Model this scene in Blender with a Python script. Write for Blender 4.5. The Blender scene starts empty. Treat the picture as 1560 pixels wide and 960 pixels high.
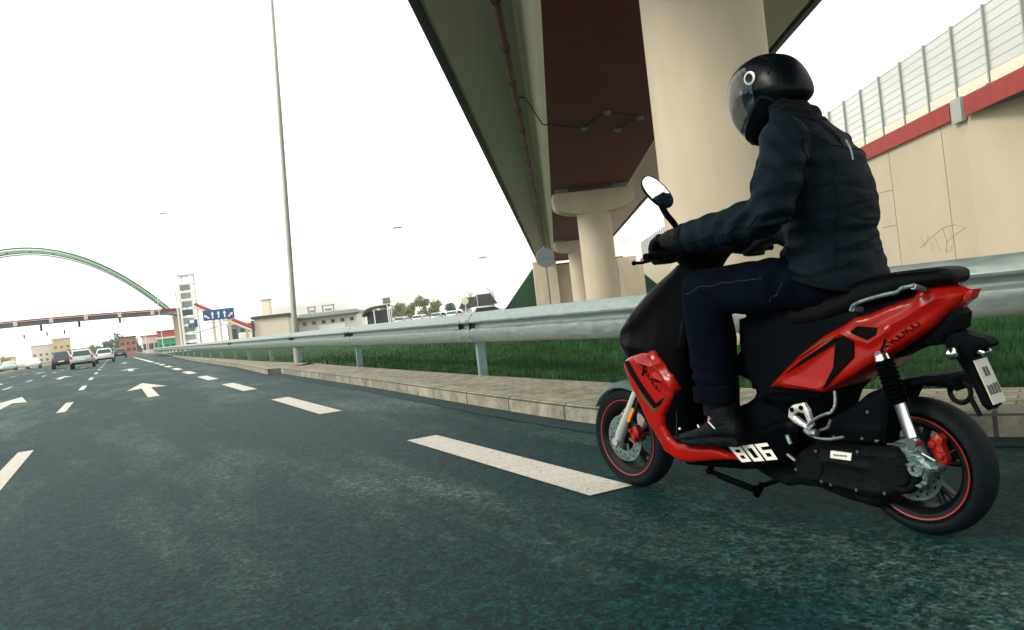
import bpy, bmesh, math, random
import numpy as np
from mathutils import Vector, Matrix, noise
from mathutils.geometry import delaunay_2d_cdt
R = math.radians
random.seed(7)
sc = bpy.context.scene
COL = sc.collection
# ------------------------------------------------------------------ camera
EYE = 0.9
cd = bpy.data.cameras.new('camera'); cam = bpy.data.objects.new('camera', cd); COL.objects.link(cam)
cd.sensor_width = 36; cd.lens = 36*1250/1560; cd.clip_start = 0.05; cd.clip_end = 4000
_p = math.atan(13/1250); _t = R(6.6)
_f = Vector((0, math.cos(_p), -math.sin(_p))); _r = Vector((1, 0, 0)); _u = _r.cross(_f)
_R = _r*math.cos(_t) - _u*math.sin(_t); _U = _u*math.cos(_t) + _r*math.sin(_t)
mw = Matrix.Identity(4)
for i in range(3):
    mw[i][0] = _R[i]; mw[i][1] = _U[i]; mw[i][2] = -_f[i]
mw.translation = Vector((0, 0, EYE)); cam.matrix_world = mw
sc.camera = cam
# ------------------------------------------------------------------ sky, sun, exposure
SUN_EL, SUN_AZ = R(31), R(243)          # azimuth measured from +Y clockwise
w = bpy.data.worlds.new('World'); sc.world = w; w.use_nodes = True
wn = w.node_tree; wn.nodes.clear()
wo = wn.nodes.new('ShaderNodeOutputWorld'); bg = wn.nodes.new('ShaderNodeBackground')
sky = wn.nodes.new('ShaderNodeTexSky'); sky.sky_type = 'NISHITA'; sky.sun_disc = False
sky.sun_elevation = SUN_EL; sky.sun_rotation = SUN_AZ; sky.air_density = 1.2; sky.dust_density = 3
tc = wn.nodes.new('ShaderNodeTexCoord'); mp = wn.nodes.new('ShaderNodeMapping'); mp.inputs['Scale'].default_value = (1.4, 1.4, 5)
nz = wn.nodes.new('ShaderNodeTexNoise'); nz.inputs['Scale'].default_value = 1.6; nz.inputs['Detail'].default_value = 5
cr = wn.nodes.new('ShaderNodeValToRGB')
cr.color_ramp.elements[0].position = .34; cr.color_ramp.elements[0].color = (5.75, 5.35, 4.9, 1)
cr.color_ramp.elements[1].position = .50; cr.color_ramp.elements[1].color = (12.5, 12.4, 11.8, 1)
mx = wn.nodes.new('ShaderNodeMixRGB'); mx.inputs[0].default_value = .92
wn.links.new(tc.outputs['Generated'], mp.inputs['Vector']); wn.links.new(mp.outputs[0], nz.inputs['Vector'])
wn.links.new(nz.outputs[0], cr.inputs[0]); wn.links.new(sky.outputs[0], mx.inputs[1]); wn.links.new(cr.outputs[0], mx.inputs[2])
wn.links.new(mx.outputs[0], bg.inputs[0]); bg.inputs[1].default_value = .125; wn.links.new(bg.outputs[0], wo.inputs[0])
sd = bpy.data.lights.new('sun', 'SUN'); sd.energy = 1.9; sd.angle = R(14); sd.color = (1, .93, .82)
so = bpy.data.objects.new('sun', sd); COL.objects.link(so)
_d = Vector((math.sin(SUN_AZ)*math.cos(SUN_EL), math.cos(SUN_AZ)*math.cos(SUN_EL), math.sin(SUN_EL)))
so.rotation_euler = _d.to_track_quat('Z', 'Y').to_euler(); so.location = _d*200
vs = sc.view_settings; vs.view_transform = 'Standard'; vs.look = 'None'; vs.exposure = 0.42; vs.gamma = 1; vs.use_curve_mapping = False
# ------------------------------------------------------------------ materials
def mat(name, col, rough=.6, metal=0., col2=None, nscale=8., bump=0., bscale=60., coat=0., spec=.5, namp=.5, detail=5, stretch=None, rvar=0.):
    m = bpy.data.materials.new(name); m.use_nodes = True; nt = m.node_tree; b = nt.nodes['Principled BSDF']
    b.inputs['Base Color'].default_value = (*col, 1); b.inputs['Roughness'].default_value = rough; b.inputs['Metallic'].default_value = metal
    b.inputs['Coat Weight'].default_value = coat; b.inputs['Coat Roughness'].default_value = .08; b.inputs['Specular IOR Level'].default_value = spec
    t = nt.nodes.new('ShaderNodeTexCoord'); src = t.outputs['Object']
    if stretch:
        mm = nt.nodes.new('ShaderNodeMapping'); mm.inputs['Scale'].default_value = stretch; nt.links.new(src, mm.inputs[0]); src = mm.outputs[0]
    if col2 or rvar:
        n = nt.nodes.new('ShaderNodeTexNoise'); n.inputs['Scale'].default_value = nscale; n.inputs['Detail'].default_value = detail; nt.links.new(src, n.inputs['Vector'])
    if col2:
        r = nt.nodes.new('ShaderNodeValToRGB'); r.color_ramp.elements[0].position = .5-namp*.5; r.color_ramp.elements[1].position = .5+namp*.5
        r.color_ramp.elements[0].color = (*col, 1); r.color_ramp.elements[1].color = (*col2, 1)
        nt.links.new(n.outputs[0], r.inputs[0]); nt.links.new(r.outputs[0], b.inputs['Base Color'])
    if rvar:
        q = nt.nodes.new('ShaderNodeMapRange'); q.inputs['From Min'].default_value = .3; q.inputs['From Max'].default_value = .7
        q.inputs['To Min'].default_value = max(.02, rough-rvar); q.inputs['To Max'].default_value = rough+rvar
        nt.links.new(n.outputs[0], q.inputs[0]); nt.links.new(q.outputs[0], b.inputs['Roughness'])
    if bump:
        n2 = nt.nodes.new('ShaderNodeTexNoise'); n2.inputs['Scale'].default_value = bscale; n2.inputs['Detail'].default_value = 4; nt.links.new(t.outputs['Object'], n2.inputs['Vector'])
        bp = nt.nodes.new('ShaderNodeBump'); bp.inputs['Strength'].default_value = bump; bp.inputs['Distance'].default_value = .02
        nt.links.new(n2.outputs[0], bp.inputs['Height']); nt.links.new(bp.outputs[0], b.inputs['Normal'])
    return m
M = {}
M['concrete'] = mat('pale_concrete', (.46, .405, .305), .85, col2=(.62, .55, .415), nscale=1.3, bump=.25, bscale=30, namp=.6, stretch=(1, 1, .35))
M['concrete_deck'] = mat('deck_concrete', (.58, .47, .47), .85, col2=(.66, .545, .54), nscale=.5, bump=.2, bscale=14, namp=.7, stretch=(1, .25, 1))
M['concrete_web'] = mat('web_concrete', (.60, .56, .44), .85, col2=(.68, .64, .51), nscale=.6, bump=.2, bscale=14, stretch=(1, .3, 1))
M['red_soffit'] = mat('red_painted_soffit', (.13, .008, .012), .85, col2=(.17, .011, .015), nscale=1.2, bump=.15, bscale=12)
M['red_band'] = mat('red_painted_coping', (.22, .016, .014), .7, col2=(.30, .024, .020), nscale=2)
M['red_pipe'] = mat('dark_red_pipe', (.14, .02, .018), .5)
M['dark_trim'] = mat('dark_trim', (.015, .022, .022), .6)
M['wallc'] = mat('wall_concrete', (.40, .355, .26), .9, col2=(.49, .44, .33), nscale=.35, bump=.2, bscale=8, namp=.7, stretch=(1, 1, .6))
M['seam'] = mat('joint_seam', (.13, .12, .09), .9)
M['graffiti'] = mat('graffiti_paint', (.16, .15, .12), .8)
M['galv'] = mat('galvanised_steel', (.19, .25, .245), .5, .5, col2=(.34, .40, .38), nscale=7, rvar=.12, stretch=(1, 1, 4), bump=.06, bscale=40)
M['galv_post'] = mat('galvanised_post', (.13, .20, .20), .6, .3, col2=(.24, .33, .32), nscale=9)
M['grass_soil'] = mat('grass_ground', (.010, .034, .013), .95, col2=(.032, .080, .026), nscale=2.2, bump=.9, bscale=26, spec=.1, namp=.5)
M['townground'] = mat('pale_town_ground', (.26, .25, .20), .9, col2=(.34, .32, .26), nscale=.3, bump=.2, bscale=3)
M['bank'] = mat('bank_grass', (.004, .04, .012), .95, col2=(.008, .06, .018), nscale=1., bump=.6, bscale=5, spec=.1)
M['black_plastic'] = mat('matt_black_plastic', (.0022, .0034, .0045), .5, bump=.12, bscale=500, spec=.015)
M['edge_highlight'] = mat('painted_edge_highlight', (.035, .042, .045), .4)  # lighter grey that paints edge highlights onto the black leg shield
M['black_gloss'] = mat('gloss_black_plastic', (.0006, .0012, .0018), .3, spec=.012)
M['black_rough'] = mat('rough_black_parts', (.002, .0032, .004), .6, col2=(.005, .007, .008), nscale=20, bump=.3, bscale=60, spec=.05)
M['red_paint'] = mat('red_fairing_paint', (.28, .006, .003), .22, coat=.08, col2=(.23, .005, .002), nscale=6, spec=.16)
M['ring_red'] = mat('red_rim_tape', (.26, .012, .018), .5)
M['tyre'] = mat('tyre_rubber', (.002, .0055, .007), .66, col2=(.004, .009, .011), nscale=9, bump=.2, bscale=90, spec=.12)
M['rim'] = mat('black_alloy', (.002, .003, .004), .4, .0, spec=.3)
M['chrome'] = mat('chrome', (.62, .68, .67), .16, 1.)
M['alloy'] = mat('cast_alloy', (.20, .27, .27), .42, .7, col2=(.08, .12, .12), nscale=25, bump=.3, bscale=90)
M['silver'] = mat('silver_paint', (.48, .52, .49), .35, .4)
M['cal'] = mat('red_caliper', (.26, .008, .006), .4, spec=.3)
M['amber'] = mat('amber_reflector', (.6, .25, .02), .25)
M['white_decal'] = mat('white_decal', (.78, .78, .72), .4)
M['plate_white'] = mat('weathered_plate', (.46, .48, .42), .45)
M['black_decal'] = mat('black_decal', (.001, .001, .0012), .5, spec=.03)
M['olive_decal'] = mat('dark_olive_decal', (.05, .045, .012), .35)
M['jacket'] = mat('navy_jacket_cloth', (.0005, .0050, .0092), .65, col2=(.0010, .0080, .0130), nscale=7, bump=.2, bscale=260, spec=.08)
M['jacket_dark'] = mat('black_trim_cloth', (.0015, .003, .0045), .8, spec=.1)
M['jeans'] = mat('dark_denim', (.0008, .0022, .0055), .95, col2=(.0020, .0045, .0100), nscale=10, bump=.3, bscale=420, spec=.03)
M['stitch'] = mat('stitch_thread', (.025, .03, .04), .8)
M['glove'] = mat('black_leather', (.0012, .002, .003), .5, bump=.4, bscale=220, spec=.08)
M['skin'] = mat('skin', (.45, .27, .19), .6)
M['helmet'] = mat('satin_black_helmet', (.0015, .005, .0075), .3, spec=.22)
M['liner'] = mat('helmet_liner', (.008, .014, .018), .9)
M['shoe'] = mat('dark_shoe', (.0018, .004, .0055), .55, bump=.4, bscale=120, spec=.12)
M['seatm'] = mat('seat_vinyl', (.001, .002, .003), .5, bump=.35, bscale=260, spec=.08)
M['far_white'] = mat('pale_render', (.72, .70, .62), .8)
M['cream'] = mat('cream_render', (.70, .62, .48), .85, col2=(.74, .67, .54), nscale=1)
M['tan'] = mat('tan_render', (.62, .48, .26), .85)
M['yellow'] = mat('yellow_render', (.68, .50, .16), .85)
M['brick'] = mat('brown_red_cladding', (.36, .12, .09), .8, col2=(.46, .2, .14), nscale=.5)
M['roof'] = mat('dark_roof', (.05, .06, .055), .8)
M['roofg'] = mat('grey_roof', (.28, .33, .31), .8)
M['glassd'] = mat('dark_glass', (.03, .06, .065), .12)
M['green_sign'] = mat('green_panel', (.02, .30, .14), .5)
M['red_sign'] = mat('red_panel', (.50, .05, .05), .5)
M['blue'] = mat('blue_sign_sheet', (.012, .07, .22), .45)
M['white'] = mat('white_sheet', (.82, .82, .78), .5)
M['grey_back'] = mat('grey_sign_back', (.16, .20, .20), .5, .3)
M['pole'] = mat('pale_pole', (.36, .38, .33), .5, .3, col2=(.28, .31, .28), nscale=3)
M['palepole'] = mat('whitish_pole', (.88, .88, .85), .6)
M['barrier_post'] = mat('grey_barrier_post', (.30, .34, .32), .6)
M['arch'] = mat('green_arch_paint', (.38, .60, .40), .45)
M['archd'] = mat('dark_green_arch_paint', (.02, .11, .06), .5)
M['carwhite'] = mat('white_car_paint', (.66, .70, .68), .3, coat=.4)
M['carsilver'] = mat('silver_car_paint', (.42, .48, .47), .3, .4, coat=.4)
M['carblack'] = mat('black_car_paint', (.012, .02, .022), .25, coat=.5)
M['lampred'] = mat('rear_lamp_red', (.4, .02, .015), .2)
M['bark'] = mat('bark', (.16, .13, .09), .9)
M['leaf'] = mat('mid_green_leaf', (.10, .17, .05), .7, col2=(.16, .20, .07), nscale=.6)
M['leafd'] = mat('dark_green_leaf', (.025, .09, .05), .7, col2=(.05, .13, .06), nscale=.6)
M['ochre'] = mat('ochre_leaf', (.20, .20, .07), .7, col2=(.15, .18, .06), nscale=.6)

def asphalt():
    m = bpy.data.materials.new('asphalt'); m.use_nodes = True; nt = m.node_tree; N = nt.nodes; L = nt.links; b = N['Principled BSDF']
    t = N.new('ShaderNodeTexCoord')
    rot = N.new('ShaderNodeMapping'); rot.inputs['Rotation'].default_value = (0, 0, R(-25.9)); L.new(t.outputs['Object'], rot.inputs[0])
    st = N.new('ShaderNodeMapping'); st.inputs['Scale'].default_value = (1, .22, 1); L.new(rot.outputs[0], st.inputs[0])
    def nz(src, s, d, r=.55):
        n = N.new('ShaderNodeTexNoise'); n.inputs['Scale'].default_value = s; n.inputs['Detail'].default_value = d; n.inputs['Roughness'].default_value = r; L.new(src, n.inputs['Vector']); return n.outputs[0]
    def ramp(src, a, b_, c0, c1):
        r = N.new('ShaderNodeValToRGB'); r.color_ramp.elements[0].position = a; r.color_ramp.elements[1].position = b_
        r.color_ramp.elements[0].color = c0; r.color_ramp.elements[1].color = c1; L.new(src, r.inputs[0]); return r.outputs[0]
    def mixc(f, a, b_, mode='MIX'):
        x = N.new('ShaderNodeMixRGB'); x.blend_type = mode
        if isinstance(f, float): x.inputs[0].default_value = f
        else: L.new(f, x.inputs[0])
        L.new(a, x.inputs[1]); L.new(b_, x.inputs[2]); return x.outputs[0]
    base = ramp(nz(rot.outputs[0], 60, 3, .8), .38, .66, (.001, .018, .020, 1), (.004, .040, .042, 1))
    coarse = ramp(nz(rot.outputs[0], 11, 7, .95), .44, .57, (.0005, .012, .014, 1), (.007, .056, .058, 1))
    c = mixc(.55, base, coarse)
    pale = ramp(nz(rot.outputs[0], 15, 7, .95), .45, .56, (.008, .050, .050, 1), (.170, .235, .195, 1))
    patch = ramp(nz(st.outputs[0], .8, 6, .66), .49, .74, (0, 0, 0, 1), (1, 1, 1, 1))
    c = mixc(patch, c, pale)
    vo = N.new('ShaderNodeTexVoronoi'); vo.inputs['Scale'].default_value = 55; vs3 = N.new('ShaderNodeMapping'); vs3.inputs['Scale'].default_value = (1, .8, 1); L.new(rot.outputs[0], vs3.inputs[0]); L.new(vs3.outputs[0], vo.inputs['Vector'])
    c = mixc(.85, c, ramp(vo.outputs['Color'], .25, .85, (.42, .48, .50, 1), (1.65, 1.55, 1.5, 1)), 'MULTIPLY')
    vo2 = N.new('ShaderNodeTexVoronoi'); vo2.inputs['Scale'].default_value = 95; L.new(rot.outputs[0], vo2.inputs['Vector'])
    c = mixc(.8, c, ramp(vo2.outputs['Color'], .2, .9, (.35, .40, .42, 1), (1.75, 1.65, 1.6, 1)), 'MULTIPLY')
    dark = ramp(nz(st.outputs[0], 1.7, 3), .56, .72, (1, 1, 1, 1), (.55, .6, .6, 1))
    c = mixc(1., c, dark, 'MULTIPLY')
    L.new(c, b.inputs['Base Color']); b.inputs['Roughness'].default_value = .58; b.inputs['Specular IOR Level'].default_value = .09; b.inputs['Specular Tint'].default_value = (.72, 1, .97, 1)
    bp = N.new('ShaderNodeBump'); bp.inputs['Strength'].default_value = .55; bp.inputs['Distance'].default_value = .012
    L.new(nz(rot.outputs[0], 70, 5, .8), bp.inputs['Height']); L.new(bp.outputs[0], b.inputs['Normal'])
    return m
M['asphalt'] = asphalt()
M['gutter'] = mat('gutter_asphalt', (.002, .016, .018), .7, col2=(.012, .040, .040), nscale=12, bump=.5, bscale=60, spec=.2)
def paint_mat():
    m = mat('road_paint', (.52, .50, .44), .7, col2=(.62, .60, .52), nscale=14, bump=.4, bscale=90)
    nt = m.node_tree; b = nt.nodes['Principled BSDF']; t = nt.nodes.new('ShaderNodeTexCoord')
    n = nt.nodes.new('ShaderNodeTexNoise'); n.inputs['Scale'].default_value = 48; n.inputs['Detail'].default_value = 6; n.inputs['Roughness'].default_value = .8
    nt.links.new(t.outputs['Object'], n.inputs['Vector'])
    r = nt.nodes.new('ShaderNodeValToRGB'); r.color_ramp.elements[0].position = .36; r.color_ramp.elements[1].position = .44
    r.color_ramp.elements[0].color = (.2, .2, .2, 1)
    nt.links.new(n.outputs[0], r.inputs[0]); nt.links.new(r.outputs[0], b.inputs['Alpha'])
    return m
M['paint'] = paint_mat()
def brick_mat(name, c1, c2, mortar, sx, bw, bh, ms, rough=.9, bump=.5):
    m = bpy.data.materials.new(name); m.use_nodes = True; nt = m.node_tree; b = nt.nodes['Principled BSDF']; b.inputs['Roughness'].default_value = rough
    t = nt.nodes.new('ShaderNodeTexCoord'); br = nt.nodes.new('ShaderNodeTexBrick'); nt.links.new(t.outputs['UV'], br.inputs['Vector'])
    br.inputs['Color1'].default_value = (*c1, 1); br.inputs['Color2'].default_value = (*c2, 1); br.inputs['Mortar'].default_value = (*mortar, 1)
    br.inputs['Scale'].default_value = sx; br.inputs['Brick Width'].default_value = bw; br.inputs['Row Height'].default_value = bh; br.inputs['Mortar Size'].default_value = ms
    n = nt.nodes.new('ShaderNodeTexNoise'); n.inputs['Scale'].default_value = 5; n.inputs['Detail'].default_value = 8; n.inputs['Roughness'].default_value = .75; nt.links.new(t.outputs['Object'], n.inputs['Vector'])
    r = nt.nodes.new('ShaderNodeValToRGB'); r.color_ramp.elements[0].position = .35; r.color_ramp.elements[0].color = (.22, .27, .27, 1); r.color_ramp.elements[1].position = .62; r.color_ramp.elements[1].color = (1, 1, 1, 1)
    nt.links.new(n.outputs[0], r.inputs[0])
    mxx = nt.nodes.new('ShaderNodeMixRGB'); mxx.blend_type = 'MULTIPLY'; mxx.inputs[0].default_value = .8
    nt.links.new(br.outputs[0], mxx.inputs[1]); nt.links.new(r.outputs[0], mxx.inputs[2]); nt.links.new(mxx.outputs[0], b.inputs['Base Color'])
    bp = nt.nodes.new('ShaderNodeBump'); bp.inputs['Strength'].default_value = bump; bp.inputs['Distance'].default_value = .01
    nt.links.new(n.outputs[0], bp.inputs['Height']); nt.links.new(bp.outputs[0], b.inputs['Normal'])
    return m
M['kerb'] = brick_mat('kerb_stone', (.34, .32, .24), (.25, .24, .18), (.06, .06, .055), 1., 1.0, 4., .012)
M['pavers'] = brick_mat('tan_pavers', (.34, .31, .22), (.26, .24, .17), (.09, .09, .07), 1., .2, .1, .006)
def blade_mat():
    m = bpy.data.materials.new('grass_blade'); m.use_nodes = True; nt = m.node_tree; b = nt.nodes['Principled BSDF']; b.inputs['Roughness'].default_value = .75; b.inputs['Specular IOR Level'].default_value = .2
    g = nt.nodes.new('ShaderNodeObjectInfo'); t = nt.nodes.new('ShaderNodeTexCoord'); n = nt.nodes.new('ShaderNodeTexNoise'); n.inputs['Scale'].default_value = 3.; n.inputs['Detail'].default_value = 4
    nt.links.new(t.outputs['Object'], n.inputs['Vector']); r = nt.nodes.new('ShaderNodeValToRGB')
    r.color_ramp.elements[0].position = .35; r.color_ramp.elements[0].color = (.008, .042, .014, 1); r.color_ramp.elements[1].position = .7; r.color_ramp.elements[1].color = (.042, .125, .034, 1)
    nt.links.new(n.outputs[0], r.inputs[0]); nt.links.new(r.outputs[0], b.inputs['Base Color']); return m
M['blade'] = blade_mat()
def glass(name, tint, alpha, rough=.08):
    m = bpy.data.materials.new(name); m.use_nodes = True; b = m.node_tree.nodes['Principled BSDF']
    b.inputs['Base Color'].default_value = (*tint, 1); b.inputs['Roughness'].default_value = rough; b.inputs['Alpha'].default_value = alpha; b.inputs['Coat Weight'].default_value = 1; b.inputs['Coat Roughness'].default_value = .03
    return m
M['visor'] = glass('smoked_clear_visor', (.008, .028, .04), .56)
M['barrier'] = glass('clear_barrier_panel', (.56, .58, .55), .74, .4)
M['mirrorm'] = mat('mirror_glass', (.85, .86, .85), .03, 1.)
# ------------------------------------------------------------------ helpers
def tag(o, label=None, cat=None, group=None, kind=None):
    if label: o['label'] = label
    if cat: o['category'] = cat
    if group: o['group'] = group
    if kind: o['kind'] = kind
    return o
def empty(name, loc=(0, 0, 0), rz=0., parent=None):
    o = bpy.data.objects.new(name, None); COL.objects.link(o); o.location = loc; o.rotation_euler = (0, 0, rz); o.empty_display_size = .2
    if parent: o.parent = parent
    return o
def obj(name, bm, m, parent=None, smooth=None):
    bmesh.ops.remove_doubles(bm, verts=bm.verts, dist=1e-5) if smooth == 'weld' else None
    bmesh.ops.recalc_face_normals(bm, faces=bm.faces)
    me = bpy.data.meshes.new(name); bm.to_mesh(me); bm.free()
    ms = m if isinstance(m, (list, tuple)) else [m]
    for q in ms: me.materials.append(M[q] if isinstance(q, str) else q)
    if smooth:
        me.shade_smooth()
        if smooth != 'all': me.set_sharp_from_angle(angle=R(38))
    o = bpy.data.objects.new(name, me); COL.objects.link(o)
    if parent: o.parent = parent
    return o
def BM(): return bmesh.new()
def box(bm, c, s, rot=None, bev=0., mi=0):
    mt = Matrix.Translation(Vector(c)) @ (rot.to_4x4() if rot else Matrix.Identity(4)) @ Matrix.Diagonal((*s, 1))
    b2 = bmesh.new(); bmesh.ops.create_cube(b2, size=1, matrix=mt)
    if bev: bmesh.ops.bevel(b2, geom=b2.edges[:], offset=bev, segments=2, affect='EDGES', profile=.6)
    join(bm, b2, mi)
def join(bm, b2, mi=0):
    vm = {}
    for v in b2.verts: vm[v] = bm.verts.new(v.co)
    for f in b2.faces:
        try: nf = bm.faces.new([vm[v] for v in f.verts]); nf.material_index = mi
        except ValueError: pass
    b2.free()
def RZ(a): return Matrix.Rotation(a, 3, 'Z')
def frames(pts):
    pts = [Vector(p) for p in pts]; T = []
    for i in range(len(pts)):
        a = pts[max(0, i-1)]; b = pts[min(len(pts)-1, i+1)]; T.append((b-a).normalized())
    up = Vector((0, 0, 1)) if abs(T[0].z) < .9 else Vector((1, 0, 0))
    n = (up - T[0]*up.dot(T[0])).normalized(); out = []
    for i, t in enumerate(T):
        n = (n - t*n.dot(t)).normalized(); out.append((pts[i], t, n, t.cross(n)))
    return out
def tube(bm, pts, r, seg=10, cap=True, mi=0, flat=1.):
    fr = frames(pts); rs = r if isinstance(r, (list, tuple)) else [r]*len(fr); rings = []
    for (p, t, n, b), rr in zip(fr, rs):
        rings.append([bm.verts.new(p + n*math.cos(2*math.pi*k/seg)*rr + b*math.sin(2*math.pi*k/seg)*rr*flat) for k in range(seg)])
    for a, b in zip(rings[:-1], rings[1:]):
        for k in range(seg):
            f = bm.faces.new((a[k], a[(k+1) % seg], b[(k+1) % seg], b[k])); f.material_index = mi
    if cap:
        for q in (rings[0], rings[-1]):
            f = bm.faces.new(q); f.material_index = mi
def smoothpts(pts, n=6):
    P = [Vector(p) for p in pts]; out = []
    for i in range(len(P)-1):
        p0 = P[max(0, i-1)]; p1 = P[i]; p2 = P[i+1]; p3 = P[min(len(P)-1, i+2)]
        for k in range(n):
            t = k/n; out.append(.5*((2*p1)+(-p0+p2)*t+(2*p0-5*p1+4*p2-p3)*t*t+(-p0+3*p1-3*p2+p3)*t**3))
    out.append(P[-1]); return out
def lathe(bm, prof, axis='Y', c=(0, 0, 0), seg=48, mi=0, closed=False):
    # prof: list of (radius, offset along the axis)
    c = Vector(c); rings = []
    for k in range(seg):
        a = 2*math.pi*k/seg; ca, sa = math.cos(a), math.sin(a)
        if axis == 'Y': rings.append([bm.verts.new(c+Vector((r*ca, h, r*sa))) for r, h in prof])
        elif axis == 'Z': rings.append([bm.verts.new(c+Vector((r*ca, r*sa, h))) for r, h in prof])
        else: rings.append([bm.verts.new(c+Vector((h, r*ca, r*sa))) for r, h in prof])
    n = len(prof)
    for k in range(seg):
        a, b = rings[k], rings[(k+1) % seg]
        for i in range(n if closed else n-1):
            j = (i+1) % n
            f = bm.faces.new((a[i], a[j], b[j], b[i])); f.material_index = mi
def prism(bm, outline, axis, a, b, mi=0):
    def P(u, v, h):
        return {'Y': (u, h, v), 'Z': (u, v, h), 'X': (h, u, v)}[axis]
    A = [bm.verts.new(P(u, v, a)) for u, v in outline]; B = [bm.verts.new(P(u, v, b)) for u, v in outline]; n = len(A)
    fs = [bm.faces.new(A), bm.faces.new(B[::-1])]
    for i in range(n): fs.append(bm.faces.new((A[i], A[(i+1) % n], B[(i+1) % n], B[i])))
    for f in fs: f.material_index = mi
def inpoly(p, poly):
    x, y = p; c = False; n = len(poly); j = n-1
    for i in range(n):
        xi, yi = poly[i]; xj, yj = poly[j]
        if (yi > y) != (yj > y) and x < (xj-xi)*(y-yi)/(yj-yi)+xi: c = not c
        j = i
    return c
def segdist(P, poly, closed=True):
    P = np.asarray(P, float); d = np.full(len(P), 1e9); n = len(poly)
    for i in range(n if closed else n-1):
        a = np.array(poly[i], float); b = np.array(poly[(i+1) % n], float); ab = b-a; L = max(ab@ab, 1e-12)
        t = np.clip(((P-a)@ab)/L, 0, 1); q = a+t[:, None]*ab; d = np.minimum(d, np.hypot(*(P-q).T))
    return d
def resample(poly, step, closed=True):
    out = []; n = len(poly)
    for i in range(n if closed else n-1):
        a = poly[i]; b = poly[(i+1) % n]; L = math.dist(a, b); k = max(1, int(round(L/step)))
        for q in range(k): out.append((a[0]+(b[0]-a[0])*q/k, a[1]+(b[1]-a[1])*q/k))
    if not closed: out.append(tuple(poly[-1]))
    return out
def roundpoly(poly, it=2):
    for _ in range(it):
        o = []; n = len(poly)
        for i in range(n):
            a = poly[i]; b = poly[(i+1) % n]
            o += [(a[0]*.75+b[0]*.25, a[1]*.75+b[1]*.25), (a[0]*.25+b[0]*.75, a[1]*.25+b[1]*.75)]
        poly = o
    return poly
def tri(poly, step, holes=(), lines=()):
    V = resample(poly, step); nb = len(V); E = [(i, (i+1) % nb) for i in range(nb)]; LP = []
    for ln in lines:
        lv = [p for p in resample(ln, step, False) if inpoly(p, poly)]
        lv = [p for p, q in zip(lv, segdist(lv, poly)) if q > step*.3] if lv else []
        s = len(V); V = V+lv; E += [(s+i, s+i+1) for i in range(len(lv)-1) if math.dist(lv[i], lv[i+1]) < step*2.2]; LP += lv
    for h in holes:
        hv = resample(h, step); s = len(V); V = V+hv; E += [(s+i, s+(i+1) % len(hv)) for i in range(len(hv))]
    x0, x1 = min(p[0] for p in poly), max(p[0] for p in poly); z0, z1 = min(p[1] for p in poly), max(p[1] for p in poly)
    G = []; z = z0; row = 0
    while z < z1:
        x = x0+(step/2 if row % 2 else 0)
        while x < x1:
            if inpoly((x, z), poly) and not any(inpoly((x, z), h) for h in holes): G.append((x, z))
            x += step
        z += step*.87; row += 1
    if G:
        d = segdist(G, poly)
        for h in holes: d = np.minimum(d, segdist(G, h))
        if LP:
            LA = np.array(LP); d = np.minimum(d, np.array([np.hypot(*(LA-np.array(g)).T).min() for g in G])*1.0)
        G = [g for g, q in zip(G, d) if q > step*.5]
    r = delaunay_2d_cdt([Vector(p) for p in V+G], E, [], 1, 1e-6)
    vs_ = [tuple(v) for v in r[0]]; fs = []
    for f in r[2]:
        cx = sum(vs_[i][0] for i in f)/len(f); cz = sum(vs_[i][1] for i in f)/len(f)
        if any(inpoly((cx, cz), h) for h in holes): continue
        fs.append(list(f))
    used = set(i for f in fs for i in f)
    return vs_, fs
def fval(f, x, z): return f(x, z) if callable(f) else f
def slab(bm, poly, y1, y0=None, rnd=.012, rr=None, step=.014, ridges=(), holes=(), mi=0):
    """closed body whose side outline is poly (x,z): outer face at y1(x,z) with rounded rim, other face at y0 (None = mirrored)"""
    rr = rr or rnd*1.6
    vs_, fs = tri(poly, step, holes, [r_[0] for r_ in ridges]); P = np.array(vs_); d = segdist(P, poly)
    for h in holes: d = np.minimum(d, segdist(P, h))
    s = np.sqrt(np.clip(1-(1-np.clip(d/rr, 0, 1))**2, 0, 1)); drop = rnd*(1-s)
    up = np.zeros(len(P))
    for line, wd, h in ridges: up += h*np.clip(1-segdist(P, line, False)/wd, 0, 1)
    A = []; B = []
    for i, (x, z) in enumerate(vs_):
        ya = fval(y1, x, z)-drop[i]+up[i]
        yb = -ya if y0 is None else fval(y0, x, z)
        A.append(bm.verts.new((x, ya, z))); B.append(bm.verts.new((x, yb, z)))
    ec = {}
    for f in fs:
        q = bm.faces.new([A[i] for i in f]); q.material_index = mi
        q = bm.faces.new([B[i] for i in reversed(f)]); q.material_index = mi
        for a, b in zip(f, f[1:]+f[:1]):
            k = (min(a, b), max(a, b)); ec[k] = ec.get(k, 0)+1
    for (a, b), c in ec.items():
        if c == 1:
            q = bm.faces.new((A[a], A[b], B[b], B[a])); q.material_index = mi
    loose = [v for v in A+B if not v.link_faces]
    for v in loose: bm.verts.remove(v)
def patch(bm, poly, yf, step=.012, thick=.0015, holes=()):
    slab(bm, poly, lambda x, z: fval(yf, x, z)+thick, lambda x, z: fval(yf, x, z)-.002, rnd=.0003, step=step, holes=holes)
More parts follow.
